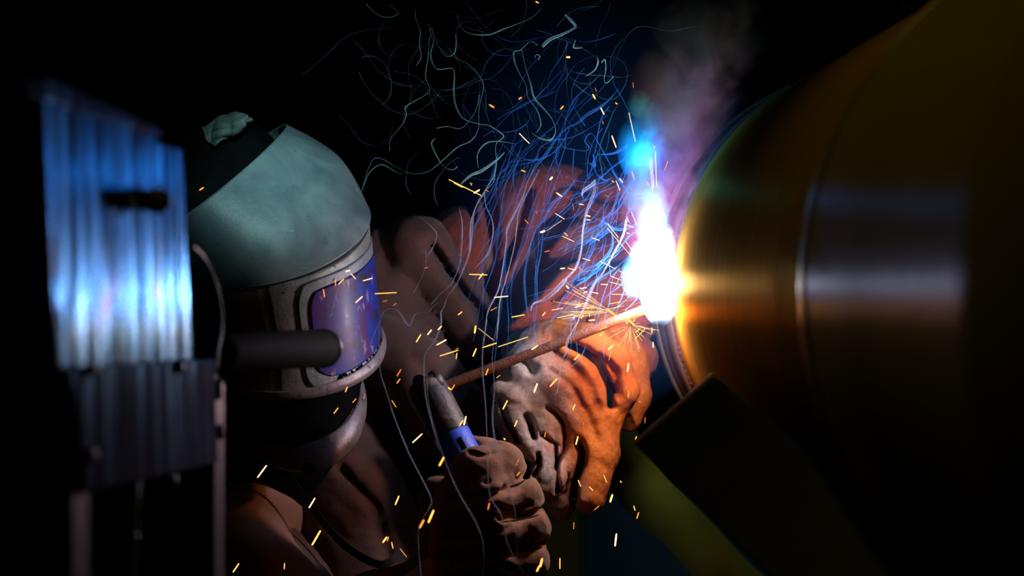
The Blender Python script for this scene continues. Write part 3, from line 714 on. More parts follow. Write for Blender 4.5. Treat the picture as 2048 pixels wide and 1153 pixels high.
solid(objc('face_plate', [surf(vs, -95, 112, 100, 36, lambda u, v: .985)], chin_m, hel), .003)
# raised front frame: one sheet with a window left for the lens
def T2(t): return t
def patch(secs, poly_t, n=40, off=1.0):
    """four-sided patch on the visor; poly_t(i,j) -> (t degrees, v 0..1)"""
    m_ = len(secs) - 1
    def fn(i, j):
        tt, vv = poly_t(i, j); vv = min(max(vv, 0), 1); q = min(int(vv * m_), m_ - 1); f = vv * m_ - q
        s = lerps(secs[q], secs[q + 1], f); return spt(s, tt, off)
    return grid(fn, n, n)
# lens window outline in (t, v): near edge tilted like the photo
def lens_uv(i, j, g=0.0):
    # i across (0 near/left .. 1 far/right), j down
    c = abs(2 * j - 1) ** 6; e = .12 * abs(2 * i - 1) ** 6
    t_near = 62 + g * 8 - 5 * c; t_far = -6 - g * 9
    tt = t_near + (t_far - t_near) * i
    v0 = .09 - g * .07 + .07 * i + e * .15; v1 = .64 + g * .11 - e * .45
    return tt, v0 + (v1 - v0) * j
def frame_ring(g_in, g_out, off, lift=0):
    m_ = len(vs) - 1; n = 40; loop = [(a / n, 0) for a in range(n)] + [(1, a / n) for a in range(n)] + [(1 - a / n, 1) for a in range(n)] + [(0, 1 - a / n) for a in range(n)]
    V, F = [], []; R = 6
    for (i, j) in loop:
        for r in range(R + 1):
            g = g_in + (g_out - g_in) * r / R
            tt, vv = lens_uv(i, j, g); vv = min(max(vv, 0), 1); q = min(int(vv * m_), m_ - 1); f = vv * m_ - q
            V.append(spt(lerps(vs[q], vs[q + 1], f), tt, off))
    L_ = len(loop)
    for a in range(L_):
        for r in range(R): F.append((a * (R + 1) + r, ((a + 1) % L_) * (R + 1) + r, ((a + 1) % L_) * (R + 1) + r + 1, a * (R + 1) + r + 1))
    return V, F
fr = solid(objc('front_frame', [surf(vs, -60, 84, 80, 40, lambda u, v: 1.0 - .012 * abs(2 * u - 1) ** 8, .01, .97)], frame_m, hel), .002)
bz = solid(objc('lens_bezel', [frame_ring(0, .9, 1.014)], bezel_m, fr), .004)
ln = solid(objc('lens', [patch(vs, lambda i, j: lens_uv(i, j, .1), 50, 1.010)], lens_m, fr), .002)
# slag beads along the lower lens edge
rnd = random.Random(5)
sl_ = []
for q in range(34):
    i = .15 + .75 * rnd.random(); tt, vv = lens_uv(i, 1, .1 + .25 * rnd.random()); m_ = 3; vv = min(vv, .999); k_ = int(vv * m_); f = vv * m_ - k_
    p = spt(lerps(vs[k_], vs[k_ + 1], f), tt, 1.016); r = .0008 + .0018 * rnd.random()
    sl_.append(tube([p + Vector((0, 0, r)), p + Vector((0, 0, r * .5)), p, p - Vector((0, 0, r * .6)), p - Vector((0, 0, r))], [r * .3, r * .9, r, r * .7, r * .2], 7))
tag(objc('slag_crust', sl_, rubber_m, fr), kind='stuff')
for g_, of, nm in ((.0, 1.030, 'lower_rim'),):
    solid(objc(nm, [surf([S_v2, S_bot, sect((572, 705), (196, 2), (-8, 90), .100)], -60, 118, 90, 10, lambda u, v: of + .01 * math.sin(v * math.pi) - .03 * u ** 6)], chin_m, hel), .004)
# chin guard: crescent
def chin(i, j):
    t = -40 + 212 * i; tr_ = math.radians(t)
    bot = P(600, 832, 2.98) + vx(126, 2, -.02) * math.cos(tr_) + vx(14, 100, -.100) * math.sin(tr_)
    if t > 120: bot = bot + vx(-(t - 120) * .75, 0, .0)
    hgt = 56 * max(0, 1 - (max(t, 0) / 176) ** 2.2) + 2
    top = bot + vx(-5, -hgt - 4, .006)
    bulge = math.sin(j * math.pi) * .006
    p = bot.lerp(top, j); return p + (p - P(600, 832, 2.98)).normalized() * bulge
solid(objc('chin_guard', [grid(chin, 110, 12)], chin_m, hel), .003)
objc('chin_knob', [tube([P(618, 925, 2.88), P(618, 938, 2.88), P(618, 946, 2.88)], [.009, .010, .006], 18)], rubber_m, hel)
sd = [surf([S_bot, lerps(S_bot, sect((600, 790), (122, 2), (6, 88), .095), 1.0)], -60, 118, 60, 10, lambda u, v: .93)]
tag(solid(objc('leather_skirt', sd, black_m, hel), .003), 'black leather between visor and chin guard')

# ------------------------------------------------------------------ electrode holder and electrode
hold = empty('electrode_holder', HA, 'worn electrode holder with black head and blue grip, held in the lower glove', 'electrode holder')
ax_ = (HB - HA).normalized(); HL = (HB - HA).length
def hp(f): return HA + ax_ * HL * f
objc('head', [tube([hp(-.012), hp(0), hp(.03), hp(.10), hp(.33), hp(.345)], [.012, .0215, .0240, .0245, .0235, .0225], 32)], holder_m, hold)
objc('grip', [tube([hp(.335), hp(.35), hp(.6), hp(1.0)], [.0215, .0228, .0225, .022], 32)], blue_m, hold)
a_, b2_ = frame(ax_)
side = Vector((0, -1, 0)); side = (side - ax_ * side.dot(ax_)).normalized(); lat = ax_.cross(side)
if lat.x < 0: lat = -lat
s0 = hp(.40) + side * .0200 + lat * .008; s1 = hp(.56) + side * .0200 + lat * .008
objc('grip_slot', [tube([s0, s1], .0028, 10)], rubber_m, hold)
objc('jaw', [tube([hp(-.01) + lat * .012 + side * .008, hp(.03) + lat * .016 + side * .010, hp(.09) + lat * .017 + side * .011], [.006, .008, .005], 14)], tag(holder_m) if False else holder_m, hold)
objc('jaw_socket', [tube([hp(-.016) - lat * .003 + side * .006, hp(.012) - lat * .003 + side * .012], .0075, 16)], rubber_m, hold)
objc('cable', [tube(smooth_path([hp(.98), hp(1.1), P(1020, 1250, 2.8), P(980, 1500, 2.8), P(900, 2300, 2.8)], 8), .010, 14)], rubber_m, hold)
rod = empty('welding_electrode', P(885, 772, 2.845), 'long brown coated electrode rod slanting up from the holder to the arc', 'electrode')
RA, RB = P(868, 781, 2.845), P(1308, 612, 2.850)
mid1 = RA.lerp(RB, .5) + Vector((0, 0, -.0008))
objc('flux_coating', [tube(smooth_path([RA.lerp(RB, .03), RA.lerp(RB, .3), mid1, RB], 20), [.0059] * 61, 22)], rod_m, rod)
objc('core_wire', [tube([RA, RA.lerp(RB, .06)], .003, 12)], post_m, rod)
hot = objc('hot_tip', [tube([RA.lerp(RB, .985), RB, RB.lerp(RA, -.02)], [.0061, .0062, .004], 18)], emis('hot_metal', (1, .50, .15), 5), rod)

# ------------------------------------------------------------------ arc, molten pool (they give off light)
def vol_mat(name, color, dens, scale, lo, hi, emit=None, center=None, rad=None, aniso=0.0, power=2.0):
    """heterogeneous volume: density fades towards an ellipsoid's rim and is broken by noise"""
    m = bpy.data.materials.new(name); m.use_nodes = True; nt = m.node_tree; nt.nodes.clear()
    v = coords(nt); ln_ = N(nt, 'ShaderNodeVectorMath', operation='LENGTH'); mp = N(nt, 'ShaderNodeVectorMath', operation='DIVIDE'); mp.inputs[1].default_value = rad
    wob = N(nt, 'ShaderNodeTexNoise'); wob.inputs['Scale'].default_value = scale * .6; wob.inputs['Detail'].default_value = 2; nt.links.new(v, wob.inputs['Vector'])
    sb = N(nt, 'ShaderNodeVectorMath', operation='SUBTRACT'); nt.links.new(wob.outputs['Color'], sb.inputs[0]); sb.inputs[1].default_value = (.5, .5, .5)
    sc2 = N(nt, 'ShaderNodeVectorMath', operation='SCALE'); nt.links.new(sb.outputs[0], sc2.inputs[0]); sc2.inputs['Scale'].default_value = .9
    nt.links.new(v, mp.inputs[0]); ad_ = N(nt, 'ShaderNodeVectorMath', operation='ADD'); nt.links.new(mp.outputs[0], ad_.inputs[0]); nt.links.new(sc2.outputs[0], ad_.inputs[1])
    nt.links.new(ad_.outputs[0], ln_.inputs[0])
    fall = N(nt, 'ShaderNodeMapRange'); nt.links.new(ln_.outputs['Value'], fall.inputs[0]); fall.inputs[1].default_value = 1.0; fall.inputs[2].default_value = 0.0; fall.inputs[3].default_value = 0; fall.inputs[4].default_value = 1
    pw = N(nt, 'ShaderNodeMath', operation='POWER'); nt.links.new(fall.outputs[0], pw.inputs[0]); pw.inputs[1].default_value = power
    nz = N(nt, 'ShaderNodeMapRange'); nt.links.new(noise(nt, v, scale, 5, .65, .8), nz.inputs[0]); nz.inputs[1].default_value = lo; nz.inputs[2].default_value = hi; nz.inputs[3].default_value = .0; nz.inputs[4].default_value = dens
    mu = N(nt, 'ShaderNodeMath', operation='MULTIPLY'); nt.links.new(pw.outputs[0], mu.inputs[0]); nt.links.new(nz.outputs[0], mu.inputs[1])
    o = N(nt, 'ShaderNodeOutputMaterial')
    if emit:
        e = N(nt, 'ShaderNodeEmission'); e.inputs[0].default_value = (*emit, 1); nt.links.new(mu.outputs[0], e.inputs[1]); nt.links.new(e.outputs[0], o.inputs['Volume'])
    else:
        s_ = N(nt, 'ShaderNodeVolumeScatter'); s_.inputs['Color'].default_value = (*color, 1); s_.inputs['Anisotropy'].default_value = aniso
        nt.links.new(mu.outputs[0], s_.inputs['Density']); nt.links.new(s_.outputs[0], o.inputs['Volume'])
    return m
def ellipsoid(name, c, r, mat, rot=(0, 0, 0), parent=None):
    V, F = [], []; n1, n2 = 32, 16
    for j in range(n2 + 1):
        ph = math.pi * j / n2
        for i in range(n1):
            th = 2 * math.pi * i / n1; V.append((r[0] * math.sin(ph) * math.cos(th), r[1] * math.sin(ph) * math.sin(th), r[2] * math.cos(ph)))
    for j in range(n2):
        for i in range(n1): F.append((j * n1 + i, (j + 1) * n1 + i, (j + 1) * n1 + (i + 1) % n1, j * n1 + (i + 1) % n1))
    o = obj(name, V, F, mat); o.rotation_euler = rot
    if parent is not None: o.location = Vector(c) - parent.location; o.parent = parent
    else: o.location = c
    return o
arcE = empty('welding_arc', ARC, 'blinding white electric arc between the electrode tip and the pipe', 'arc')
BL = (.14, .46, 1.0)
def flame(name, px, py, d, rx, rz, dens, col, scale=30, lo=.25, hi=.7, rot=(0, 0, 0), power=1.3, ry=None):
    return ellipsoid(name, P(px, py, d), (rx, ry or rx, rz), vol_mat(name, None, dens, scale, lo, hi, emit=col, rad=(rx, ry or rx, rz), power=power), rot, arcE)
flame('arc_core', 1320, 560, 2.84, .026, .056, 1500, (.50, .72, 1.0), 34, .2, .7, power=1.1)
flame('arc_core', 1296, 540, 2.84, .031, .042, 1000, BL, 44, .3, .65, rot=(0, math.radians(20), 0))
flame('arc_core', 1312, 478, 2.865, .022, .040, 900, (.20, .55, 1.0), 55, .36, .62)
flame('arc_core', 1280, 505, 2.85, .014, .016, 900, (.30, .60, 1.0), 70, .36, .6)
flame('arc_core', 1270, 556, 2.85, .012, .014, 900, (.30, .60, 1.0), 70, .36, .6)
flame('arc_core', 1338, 500, 2.86, .010, .030, 600, (1.0, .75, .45), 60, .36, .6)
flame('arc_flame', 1306, 432, 2.86, .022, .044, 520, (.06, .40, 1.0), 46, .25, .7, rot=(0, math.radians(6), 0))
flame('arc_flare', 1340, 560, 2.845, .014, .055, 300, (1.0, .40, .06), 40, .2, .7, power=1.0)
flame('arc_flare', 1322, 604, 2.85, .020, .014, 1000, (1.0, .62, .30), 50, .2, .7, power=1.0)

# ------------------------------------------------------------------ smoke
def strand(crop, pts, wpx, d0, d1, V, F, rng, n=6):
    x0, y0, s = crop
    q = smooth_path([Vector((x0 + x * s, y0 + y * s, 0)) for x, y in pts], 7)
    m_ = len(q); out = []; ph = rng.random() * 6
    for i, p in enumerate(q):
        f = i / (m_ - 1); d = d0 + (d1 - d0) * f + .008 * math.sin(f * 7 + ph)
        out.append(P(p.x, p.y, d))
    r = [max(.00018, wpx * .0003 * (.45 + .55 * math.sin(math.pi * min(1, .08 + i / m_)) + .35 * math.sin(i * .19 + ph))) for i in range(m_)]
    v, f_ = tube(out, r, n)
    k_ = len(V); V += v; F += [tuple(a + k_ for a in g) for g in f_]
cF, cB, cC, cD, cI = (700, 0, .3469), (940, 340, .2948), (780, 640, .4448), (740, 600, .2603), (740, 350, .2342)
rg = random.Random(11)
def smoke(name, label, mat, lst, extra=None):
    V, F = [], []
    for crop, w_, d0, d1, pts in lst: strand(crop, pts, w_, d0, d1, V, F, rg)
    if extra: extra(V, F)
    return tag(obj(name, V, F, mat), label, 'smoke', kind='stuff')
sm_teal = smoke_mat('smoke_teal', (.40, .85, .88), .6)  # teal and blue light on the smoke put into the thread colours
sm_blue = smoke_mat('smoke_blue', (.06, .30, .95), .36)
sm_white = smoke_mat('smoke_white', (.58, .68, .95), .50)
sm_faint = smoke_mat('smoke_faint', (.20, .60, .85), .16)
up = [(cF, 2.6, 2.80, 2.84, [(455, 140), (470, 210), (480, 250), (465, 310), (478, 370), (510, 400), (590, 395), (602, 440), (598, 530), (610, 610), (650, 680), (720, 710), (800, 725), (860, 760), (885, 790), (850, 820), (838, 860), (845, 930), (830, 1010), (790, 1080), (740, 1153)]),
      (cF, 1.5, 2.82, 2.8, [(65, 1110), (90, 1020), (130, 925), (180, 915), (260, 960), (350, 1000), (450, 990), (540, 920), (620, 850), (700, 810), (740, 740), (745, 620), (770, 500), (740, 430), (680, 370), (560, 310), (500, 250), (470, 160)]),
      (cF, 1.4, 2.82, 2.8, [(70, 1100), (110, 1000), (180, 950), (260, 990), (300, 1003)]),
      (cF, 1.6, 2.82, 2.8, [(230, 870), (235, 800), (300, 720), (325, 660), (318, 620), (370, 585), (430, 550), (460, 515), (435, 440), (450, 330), (460, 200)]),
      (cF, 1.6, 2.8, 2.8, [(375, 50), (380, 110), (405, 180), (400, 260), (410, 330), (380, 380)]),
      (cF, 2.0, 2.8, 2.8, [(620, 90), (640, 160), (700, 195), (800, 200), (880, 170), (960, 140), (1050, 100), (1100, 50)]),
      (cF, 6, 2.8, 2.8, [(1110, 268), (1150, 230), (1220, 200), (1280, 170), (1300, 150), (1275, 120), (1240, 85)]),
      (cF, 2.4, 2.8, 2.8, [(1080, 260), (1040, 240), (980, 290), (945, 300), (950, 360), (980, 430), (1015, 490), (1025, 560), (1080, 640), (1100, 720), (1070, 770)]),
      (cF, 3.4, 2.8, 2.82, [(990, 290), (1010, 380), (1040, 480), (1060, 560), (1110, 620), (1160, 680), (1185, 750), (1160, 805), (1100, 800), (1050, 770)]),
      (cF, 2.8, 2.8, 2.8, [(1360, 440), (1410, 405), (1430, 360), (1425, 330)]), (cF, 2.2, 2.8, 2.8, [(1450, 360), (1470, 345), (1475, 400), (1465, 460), (1480, 480), (1520, 440)]),
      (cF, 1.8, 2.8, 2.8, [(745, 545), (735, 610), (700, 680), (640, 740), (560, 730), (500, 740)]), (cF, 2, 2.8, 2.8, [(490, 800), (470, 830), (500, 900), (540, 960), (590, 980), (620, 960)]),
      (cF, 2, 2.8, 2.8, [(740, 970), (735, 890), (780, 830), (850, 815), (950, 830)]), (cF, 5, 2.8, 2.8, [(890, 880), (850, 920), (760, 985), (700, 1010), (640, 1060)]),
      (cF, 1.6, 2.8, 2.8, [(610, 200), (612, 260), (600, 310), (560, 325), (520, 290)]), (cF, 1.4, 2.8, 2.8, [(90, 20), (150, 80), (220, 100), (280, 75), (230, 30)]),
      (cF, 2.5, 2.8, 2.8, [(1300, 230), (1290, 275), (1340, 275)]), (cF, 2, 2.8, 2.8, [(1065, 335), (1075, 315), (1095, 325), (1085, 345)])]
def curls(V, F):
    r = random.Random(3)
    for k_ in range(46):
        x, y = r.uniform(760, 1270), r.uniform(10, 330); a = r.uniform(0, 6.28); pts = []
        cv = r.uniform(-.5, .5)
        for s in range(r.randint(5, 10)):
            pts.append((x, y)); x += 24 * math.cos(a); y += 24 * math.sin(a); cv += r.uniform(-.5, .5); cv *= .8; a += cv
        strand((0, 0, 1), pts, r.uniform(.8, 2.0), 2.83, 2.80, V, F, r, 5)
smoke('smoke_curls', 'teal curling smoke threads rising above and right of the helmet against the dark', sm_teal, up)
smoke('faint_smoke', 'faint dim smoke threads tangled high above the arc', sm_faint, [], curls)
low = [(cB, 2.8, 2.84, 2.80, [(430, 0), (390, 80), (360, 180), (300, 300), (250, 410), (245, 500), (215, 700), (190, 820), (130, 940), (110, 1020), (100, 1153)]),
       (cC, 2.2, 2.70, 2.50, [(435, 0), (415, 180), (432, 420), (438, 640), (450, 790), (500, 880), (530, 1010), (600, 1140)]),
       (cB, 2.4, 2.84, 2.80, [(470, 0), (340, 260), (320, 370), (300, 520), (250, 720), (205, 880), (190, 1040), (180, 1153)]),
       (cC, 2.0, 2.70, 2.50, [(485, 0), (460, 160), (470, 300), (462, 470), (500, 660), (560, 850), (570, 1000), (575, 1100)]),
       (cB, 4.6, 2.80, 2.78, [(850, 80), (840, 160), (790, 290), (765, 420), (755, 540), (720, 660), (650, 740)]),
       (cB, 7, 2.78, 2.78, [(650, 740), (580, 820), (500, 880), (430, 910), (410, 960)]),
       (cB, 5, 2.80, 2.74, [(1060, 340), (1040, 440), (980, 560), (900, 700), (840, 780), (790, 900), (740, 1010), (690, 1153)]),
       (cC, 3, 2.74, 2.72, [(850, 0), (800, 90), (790, 150), (770, 190), (760, 280), (750, 330)]),
       (cB, 2.2, 2.84, 2.84, [(95, 150), (110, 250), (150, 340), (155, 440), (120, 570), (30, 670)]), (cB, 2.4, 2.84, 2.84, [(170, 0), (160, 80), (100, 150), (30, 280), (10, 480), (0, 560)]),
       (cI, 2.4, 2.84, 2.84, [(760, 280), (785, 400), (785, 560), (765, 760), (700, 920), (600, 1020), (520, 1110)]), (cI, 2.4, 2.84, 2.84, [(985, 150), (910, 260), (860, 420), (850, 650), (800, 800), (740, 930), (650, 1060), (630, 1140)]),
       (cI, 1.8, 2.84, 2.84, [(430, 360), (530, 450), (570, 510), (550, 590), (490, 700)]), (cI, 1.2, 2.84, 2.84, [(480, 640), (470, 800), (410, 940), (370, 1010)]),
       (cD, 2.4, 2.80, 2.66, [(590, 0), (560, 70), (545, 100), (545, 190), (500, 310), (430, 410), (415, 500), (425, 720), (470, 930), (530, 1153)]),
       (cC, 2.2, 2.60, 2.52, [(165, 250), (178, 400), (235, 600), (300, 760), (390, 920), (420, 1020), (420, 1153)]),
       (cD, 2.0, 2.80, 2.80, [(0, 350), (60, 200), (110, 90), (180, 70), (220, 90), (300, 200), (350, 110), (440, 95), (520, 20)]),
       (cD, 2.0, 2.76, 2.70, [(70, 180), (75, 520), (130, 720), (200, 930), (290, 1140)]), (cC, 2.2, 2.68, 2.56, [(0, 390), (80, 590), (180, 790), (175, 850), (130, 930), (130, 1040), (140, 1153)]),
       (cB, 6, 2.82, 2.82, [(760, 180), (770, 140), (830, 100), (848, 70)])]
smoke('smoke_threads', 'long pale smoke threads falling in front of the sleeve, gloves and electrode', sm_white, low)
bl = [(cF, 5, 2.84, 2.84, [(1550, 510), (1500, 570), (1440, 620), (1370, 660), (1310, 710), (1250, 740), (1190, 800), (1130, 890), (1070, 960), (1040, 1020), (1010, 1090), (990, 1153)]),
      (cF, 2.2, 2.84, 2.84, [(1350, 820), (1370, 780), (1400, 775), (1440, 840), (1490, 930), (1550, 1040)]), (cF, 2, 2.84, 2.84, [(1200, 795), (1230, 845), (1300, 865), (1360, 870), (1380, 850), (1360, 825), (1350, 800)]),
      (cF, 4, 2.84, 2.84, [(1600, 840), (1520, 885), (1430, 890)]), (cF, 2, 2.84, 2.84, [(1400, 890), (1415, 960), (1380, 940)]), (cF, 2.6, 2.84, 2.84, [(1430, 895), (1405, 930), (1420, 1000), (1470, 1040), (1500, 1030)]),
      (cB, 3, 2.84, 2.84, [(1060, 340), (1070, 290), (1115, 240), (1080, 160), (1000, 60), (960, 0)]), (cB, 5, 2.84, 2.84, [(1140, 360), (1060, 400), (980, 400), (900, 350), (820, 320)]),
      (cB, 4, 2.84, 2.84, [(1160, 400), (1080, 450), (990, 560), (900, 610), (850, 650)]), (cB, 4, 2.84, 2.84, [(960, 400), (965, 520), (900, 620), (830, 700), (780, 770)]),
      (cB, 4, 2.84, 2.84, [(720, 60), (640, 160), (560, 230), (500, 340), (440, 420), (400, 560), (370, 720), (380, 900), (400, 1000)]),
      (cF, 2, 2.84, 2.84, [(1190, 800), (1100, 850), (1060, 930), (900, 970), (780, 1080)]), (cB, 2, 2.84, 2.84, [(300, 400), (400, 395), (490, 360), (560, 290), (620, 190), (700, 100)])]
def fan(V, F):
    r = random.Random(8)
    for k_ in range(64):       # blue streamers drawn down-left from the arc
        x, y = r.uniform(1180, 1285), r.uniform(330, 560); a = math.radians(r.uniform(105, 165)); pts = []; Ls = r.uniform(12, 26)
        for s in range(r.randint(5, 11)):
            pts.append((x, y)); x += Ls * math.cos(a); y += Ls * math.sin(a); a += r.uniform(-.38, .36); a = min(max(a, 1.45), 2.9)
        strand((0, 0, 1), pts, r.uniform(.6, 2.2), 2.87, 2.84, V, F, r, 5)
    for k_ in range(26):       # long streamers over the dark gap in the sleeve
        x, y = r.uniform(1010, 1130), r.uniform(250, 420); a = math.radians(r.uniform(95, 118)); pts = []
        for s in range(r.randint(8, 14)):
            pts.append((x, y)); x += 30 * math.cos(a); y += 30 * math.sin(a); a += r.uniform(-.16, .15); a = min(max(a, 1.5), 2.2)
        strand((0, 0, 1), pts, r.uniform(.6, 2.4), 2.87, 2.85, V, F, r, 5)
    for k_ in range(34):
        x, y = r.uniform(1050, 1290), r.uniform(60, 330); a = r.uniform(1.6, 2.9); cv = 0; pts = []
        for s in range(r.randint(5, 10)):
            pts.append((x, y)); x += 26 * math.cos(a); y += 26 * math.sin(a); cv = cv * .7 + r.uniform(-.4, .4); a += cv
        strand((0, 0, 1), pts, r.uniform(.8, 2.6), 2.85, 2.82, V, F, r, 5)
smoke('blue_smoke', 'electric blue smoke streamers fanning left and down from the arc', sm_blue, bl, fan)

def puff(name, label, px, py, d, r, col, dens, scale=22, lo=.35, hi=.65, rot=0, power=1.0):
    return tag(ellipsoid(name, P(px, py, d), r, vol_mat(name, col, dens, scale, lo, hi, rad=r, power=power), (0, math.radians(rot), 0)), label, 'smoke', kind='stuff')
puff('blue_puff', 'bright blue rounded smoke puff hanging above the arc', 1285, 275, 2.86, (.030, .030, .052), (.015, .28, 1.0), 75, 30, .40, .58, 10)  # blue light of the arc put into the puff colours
puff('small_puff', 'small cyan smoke puff at the top of the blue plume', 1282, 208, 2.86, (.018, .018, .018), (.08, .55, 1.0), 45, 50, .36, .6)
puff('cyan_puff', 'small cyan smoke puff just above the arc flame', 1276, 375, 2.86, (.022, .022, .034), (.05, .45, 1.0), 40, 40, .36, .6)
puff('plume_neck', 'smooth blue smoke between the arc and the puffs', 1300, 330, 2.87, (.022, .03, .085), (.01, .25, 1.0), 16, 26, .33, .6, 5)
puff('purple_smoke', 'mauve smoke rising along the pipe edge to the right of the arc', 1345, 330, 2.86, (.055, .05, .14), (.85, .22, .50), 20, 16, .38, .66, 14)  # mauve colour stands for smoke shaded from the arc
puff('brown_smoke', 'dim brownish mauve smoke billow above the pipe', 1385, 160, 2.88, (.075, .06, .105), (.80, .32, .38), 16, 15, .42, .64, 8)
puff('thin_smoke', 'barely lit grey smoke drifting at the top centre right', 1450, 60, 2.9, (.09, .06, .07), (.7, .5, .45), 4, 12, .42, .66)
puff('glove_haze', 'grey smoke haze drifting across the back of the upper glove', 1060, 770, 2.80, (.045, .012, .05), (.75, .72, .75), 7, 22, .35, .65, 20)
hz = bpy.data.materials.new('haze'); hz.use_nodes = True; nt = hz.node_tree; nt.nodes.clear()
s_ = N(nt, 'ShaderNodeVolumeScatter'); s_.inputs['Color'].default_value = (.08, .30, 1.0, 1); s_.inputs['Density'].default_value = .16  # blue of the arc's glow set as the haze's own colour
o_ = N(nt, 'ShaderNodeOutputMaterial'); nt.links.new(s_.outputs[0], o_.inputs['Volume'])
tag(ellipsoid('blue_haze', P(1200, 400, 2.90), (.19, .16, .26), hz), 'soft blue smoke haze glowing all round the arc and above it', 'smoke', kind='stuff')

# ------------------------------------------------------------------ sparks: each streak is its own object
cA, cE, cG, cH, cK, cM = (1050, 400, .2602), (430, 760, .3409), (540, 400, .1908), (1120, 640, .2081), (50, 130, .321), (540, 580, .1908)
SP = []
def add(crop, rows, key):
    x0, y0, s = crop
    for r in rows:
        x1, y1, x2, y2, wd = r[:5]; kk = r[5] if len(r) > 5 else key
        SP.append((x0 + x1 * s, y0 + y1 * s, x0 + x2 * s, y0 + y2 * s, wd * s, kk))
add(cA, [(233, 105, 303, 148, 8), (165, 238, 283, 160, 4, 't'), (120, 250, 152, 240, 24), (288, 280, 378, 322, 6), (300, 252, 330, 280, 4), (415, 32, 450, 38, 9), (365, 28, 375, 80, 4, 'r'), (470, 120, 500, 128, 16), (474, 153, 500, 155, 13), (515, 292, 572, 312, 8), (152, 402, 188, 392, 7, 'r'), (443, 450, 502, 468, 8), (418, 520, 440, 548, 7, 'o'), (272, 530, 304, 526, 16), (332, 527, 390, 540, 8), (578, 474, 696, 532, 7), (655, 585, 735, 617, 7), (585, 650, 636, 652, 10), (652, 632, 752, 658, 5), (724, 545, 806, 598, 7), (740, 592, 822, 634, 9), (318, 662, 334, 680, 20), (425, 682, 474, 676, 12), (505, 710, 564, 720, 9), (452, 714, 476, 706, 15), (208, 848, 290, 833, 9, 'y'), (248, 908, 370, 882, 8, 'y'), (136, 890, 154, 866, 14, 'y'), (395, 806, 478, 797, 8), (382, 828, 430, 816, 11), (468, 836, 528, 825, 11, 'y'), (372, 915, 382, 890, 14), (395, 892, 432, 884, 9, 'y'), (432, 912, 448, 885, 14, 'y'), (492, 928, 535, 924, 16), (494, 866, 495, 900, 7, 'y'),
         (632, 218, 830, 450, 6), (636, 184, 718, 292, 7), (776, 322, 850, 424, 7), (818, 92, 860, 195, 6), (780, 130, 800, 172, 9), (780, 192, 832, 212, 8), (784, 252, 802, 262, 13), (868, 258, 896, 285, 24), (1032, 0, 1034, 245, 5), (942, 10, 944, 60, 4), (660, 726, 800, 730, 7), (652, 800, 740, 784, 8, 'y'), (470, 852, 620, 868, 4, 't'), (565, 856, 760, 815, 5, 'y'), (780, 690, 830, 715, 8), (948, 878, 996, 842, 13, 'y'), (1022, 892, 1044, 862, 17, 'y'), (575, 1048, 604, 1016, 12, 'y'), (843, 1074, 930, 985, 8, 'y'), (852, 1018, 884, 990, 12, 'y'), (975, 985, 976, 1025, 10, 'w'), (984, 1095, 985, 1135, 14, 'w'), (640, 1155, 676, 1122, 14, 'y'), (576, 998, 600, 986, 8, 'y'), (608, 984, 630, 974, 8, 'w'), (52, 1150, 98, 1122, 14, 'w'), (640, 846, 692, 888, 17, 'y'), (785, 915, 842, 965, 20, 'y'), (770, 930, 788, 955, 14, 'y'), (1100, 186, 1106, 190, 10, 'y')], 'w')
add(cB, [(543, 66, 558, 50, 22), (588, 157, 622, 180, 15), (350, 2, 375, 12, 11, 'o'), (447, 282, 456, 300, 4, 'r'), (372, 338, 396, 366, 5, 'o'), (508, 556, 540, 548, 7, 'r'), (166, 866, 258, 858, 11), (140, 956, 180, 934, 6, 'o'), (283, 1000, 370, 984, 10, 'y')], 'w')
add(cD, [(98, 14, 132, 6, 6, 'r'), (178, 46, 203, 26, 7, 'r'), (677, 116, 707, 93, 11, 'y'), (356, 325, 390, 268, 13, 'y'), (443, 268, 472, 232, 14, 'w'), (523, 230, 550, 203, 13, 'w'), (513, 348, 586, 308, 13, 'w'), (538, 432, 678, 388, 10, 'y'), (658, 382, 680, 370, 5, 'r'), (662, 454, 668, 410, 9, 'y'), (804, 256, 812, 202, 20, 'y'), (832, 218, 950, 312, 5, 't'), (864, 368, 972, 333, 11, 'y'), (792, 434, 816, 376, 15, 'y'), (207, 588, 238, 536, 13, 'r'), (207, 642, 230, 610, 12, 'o'), (168, 776, 200, 824, 9, 'o'), (328, 1098, 400, 1032, 14, 'w'), (686, 974, 714, 926, 9, 'y'), (722, 962, 738, 898, 17, 'w'), (604, 676, 618, 690, 18, 'y'), (626, 694, 650, 654, 10, 'o'), (890, 578, 908, 532, 15, 'o'), (974, 600, 1000, 580, 8, 'o')], 'y')
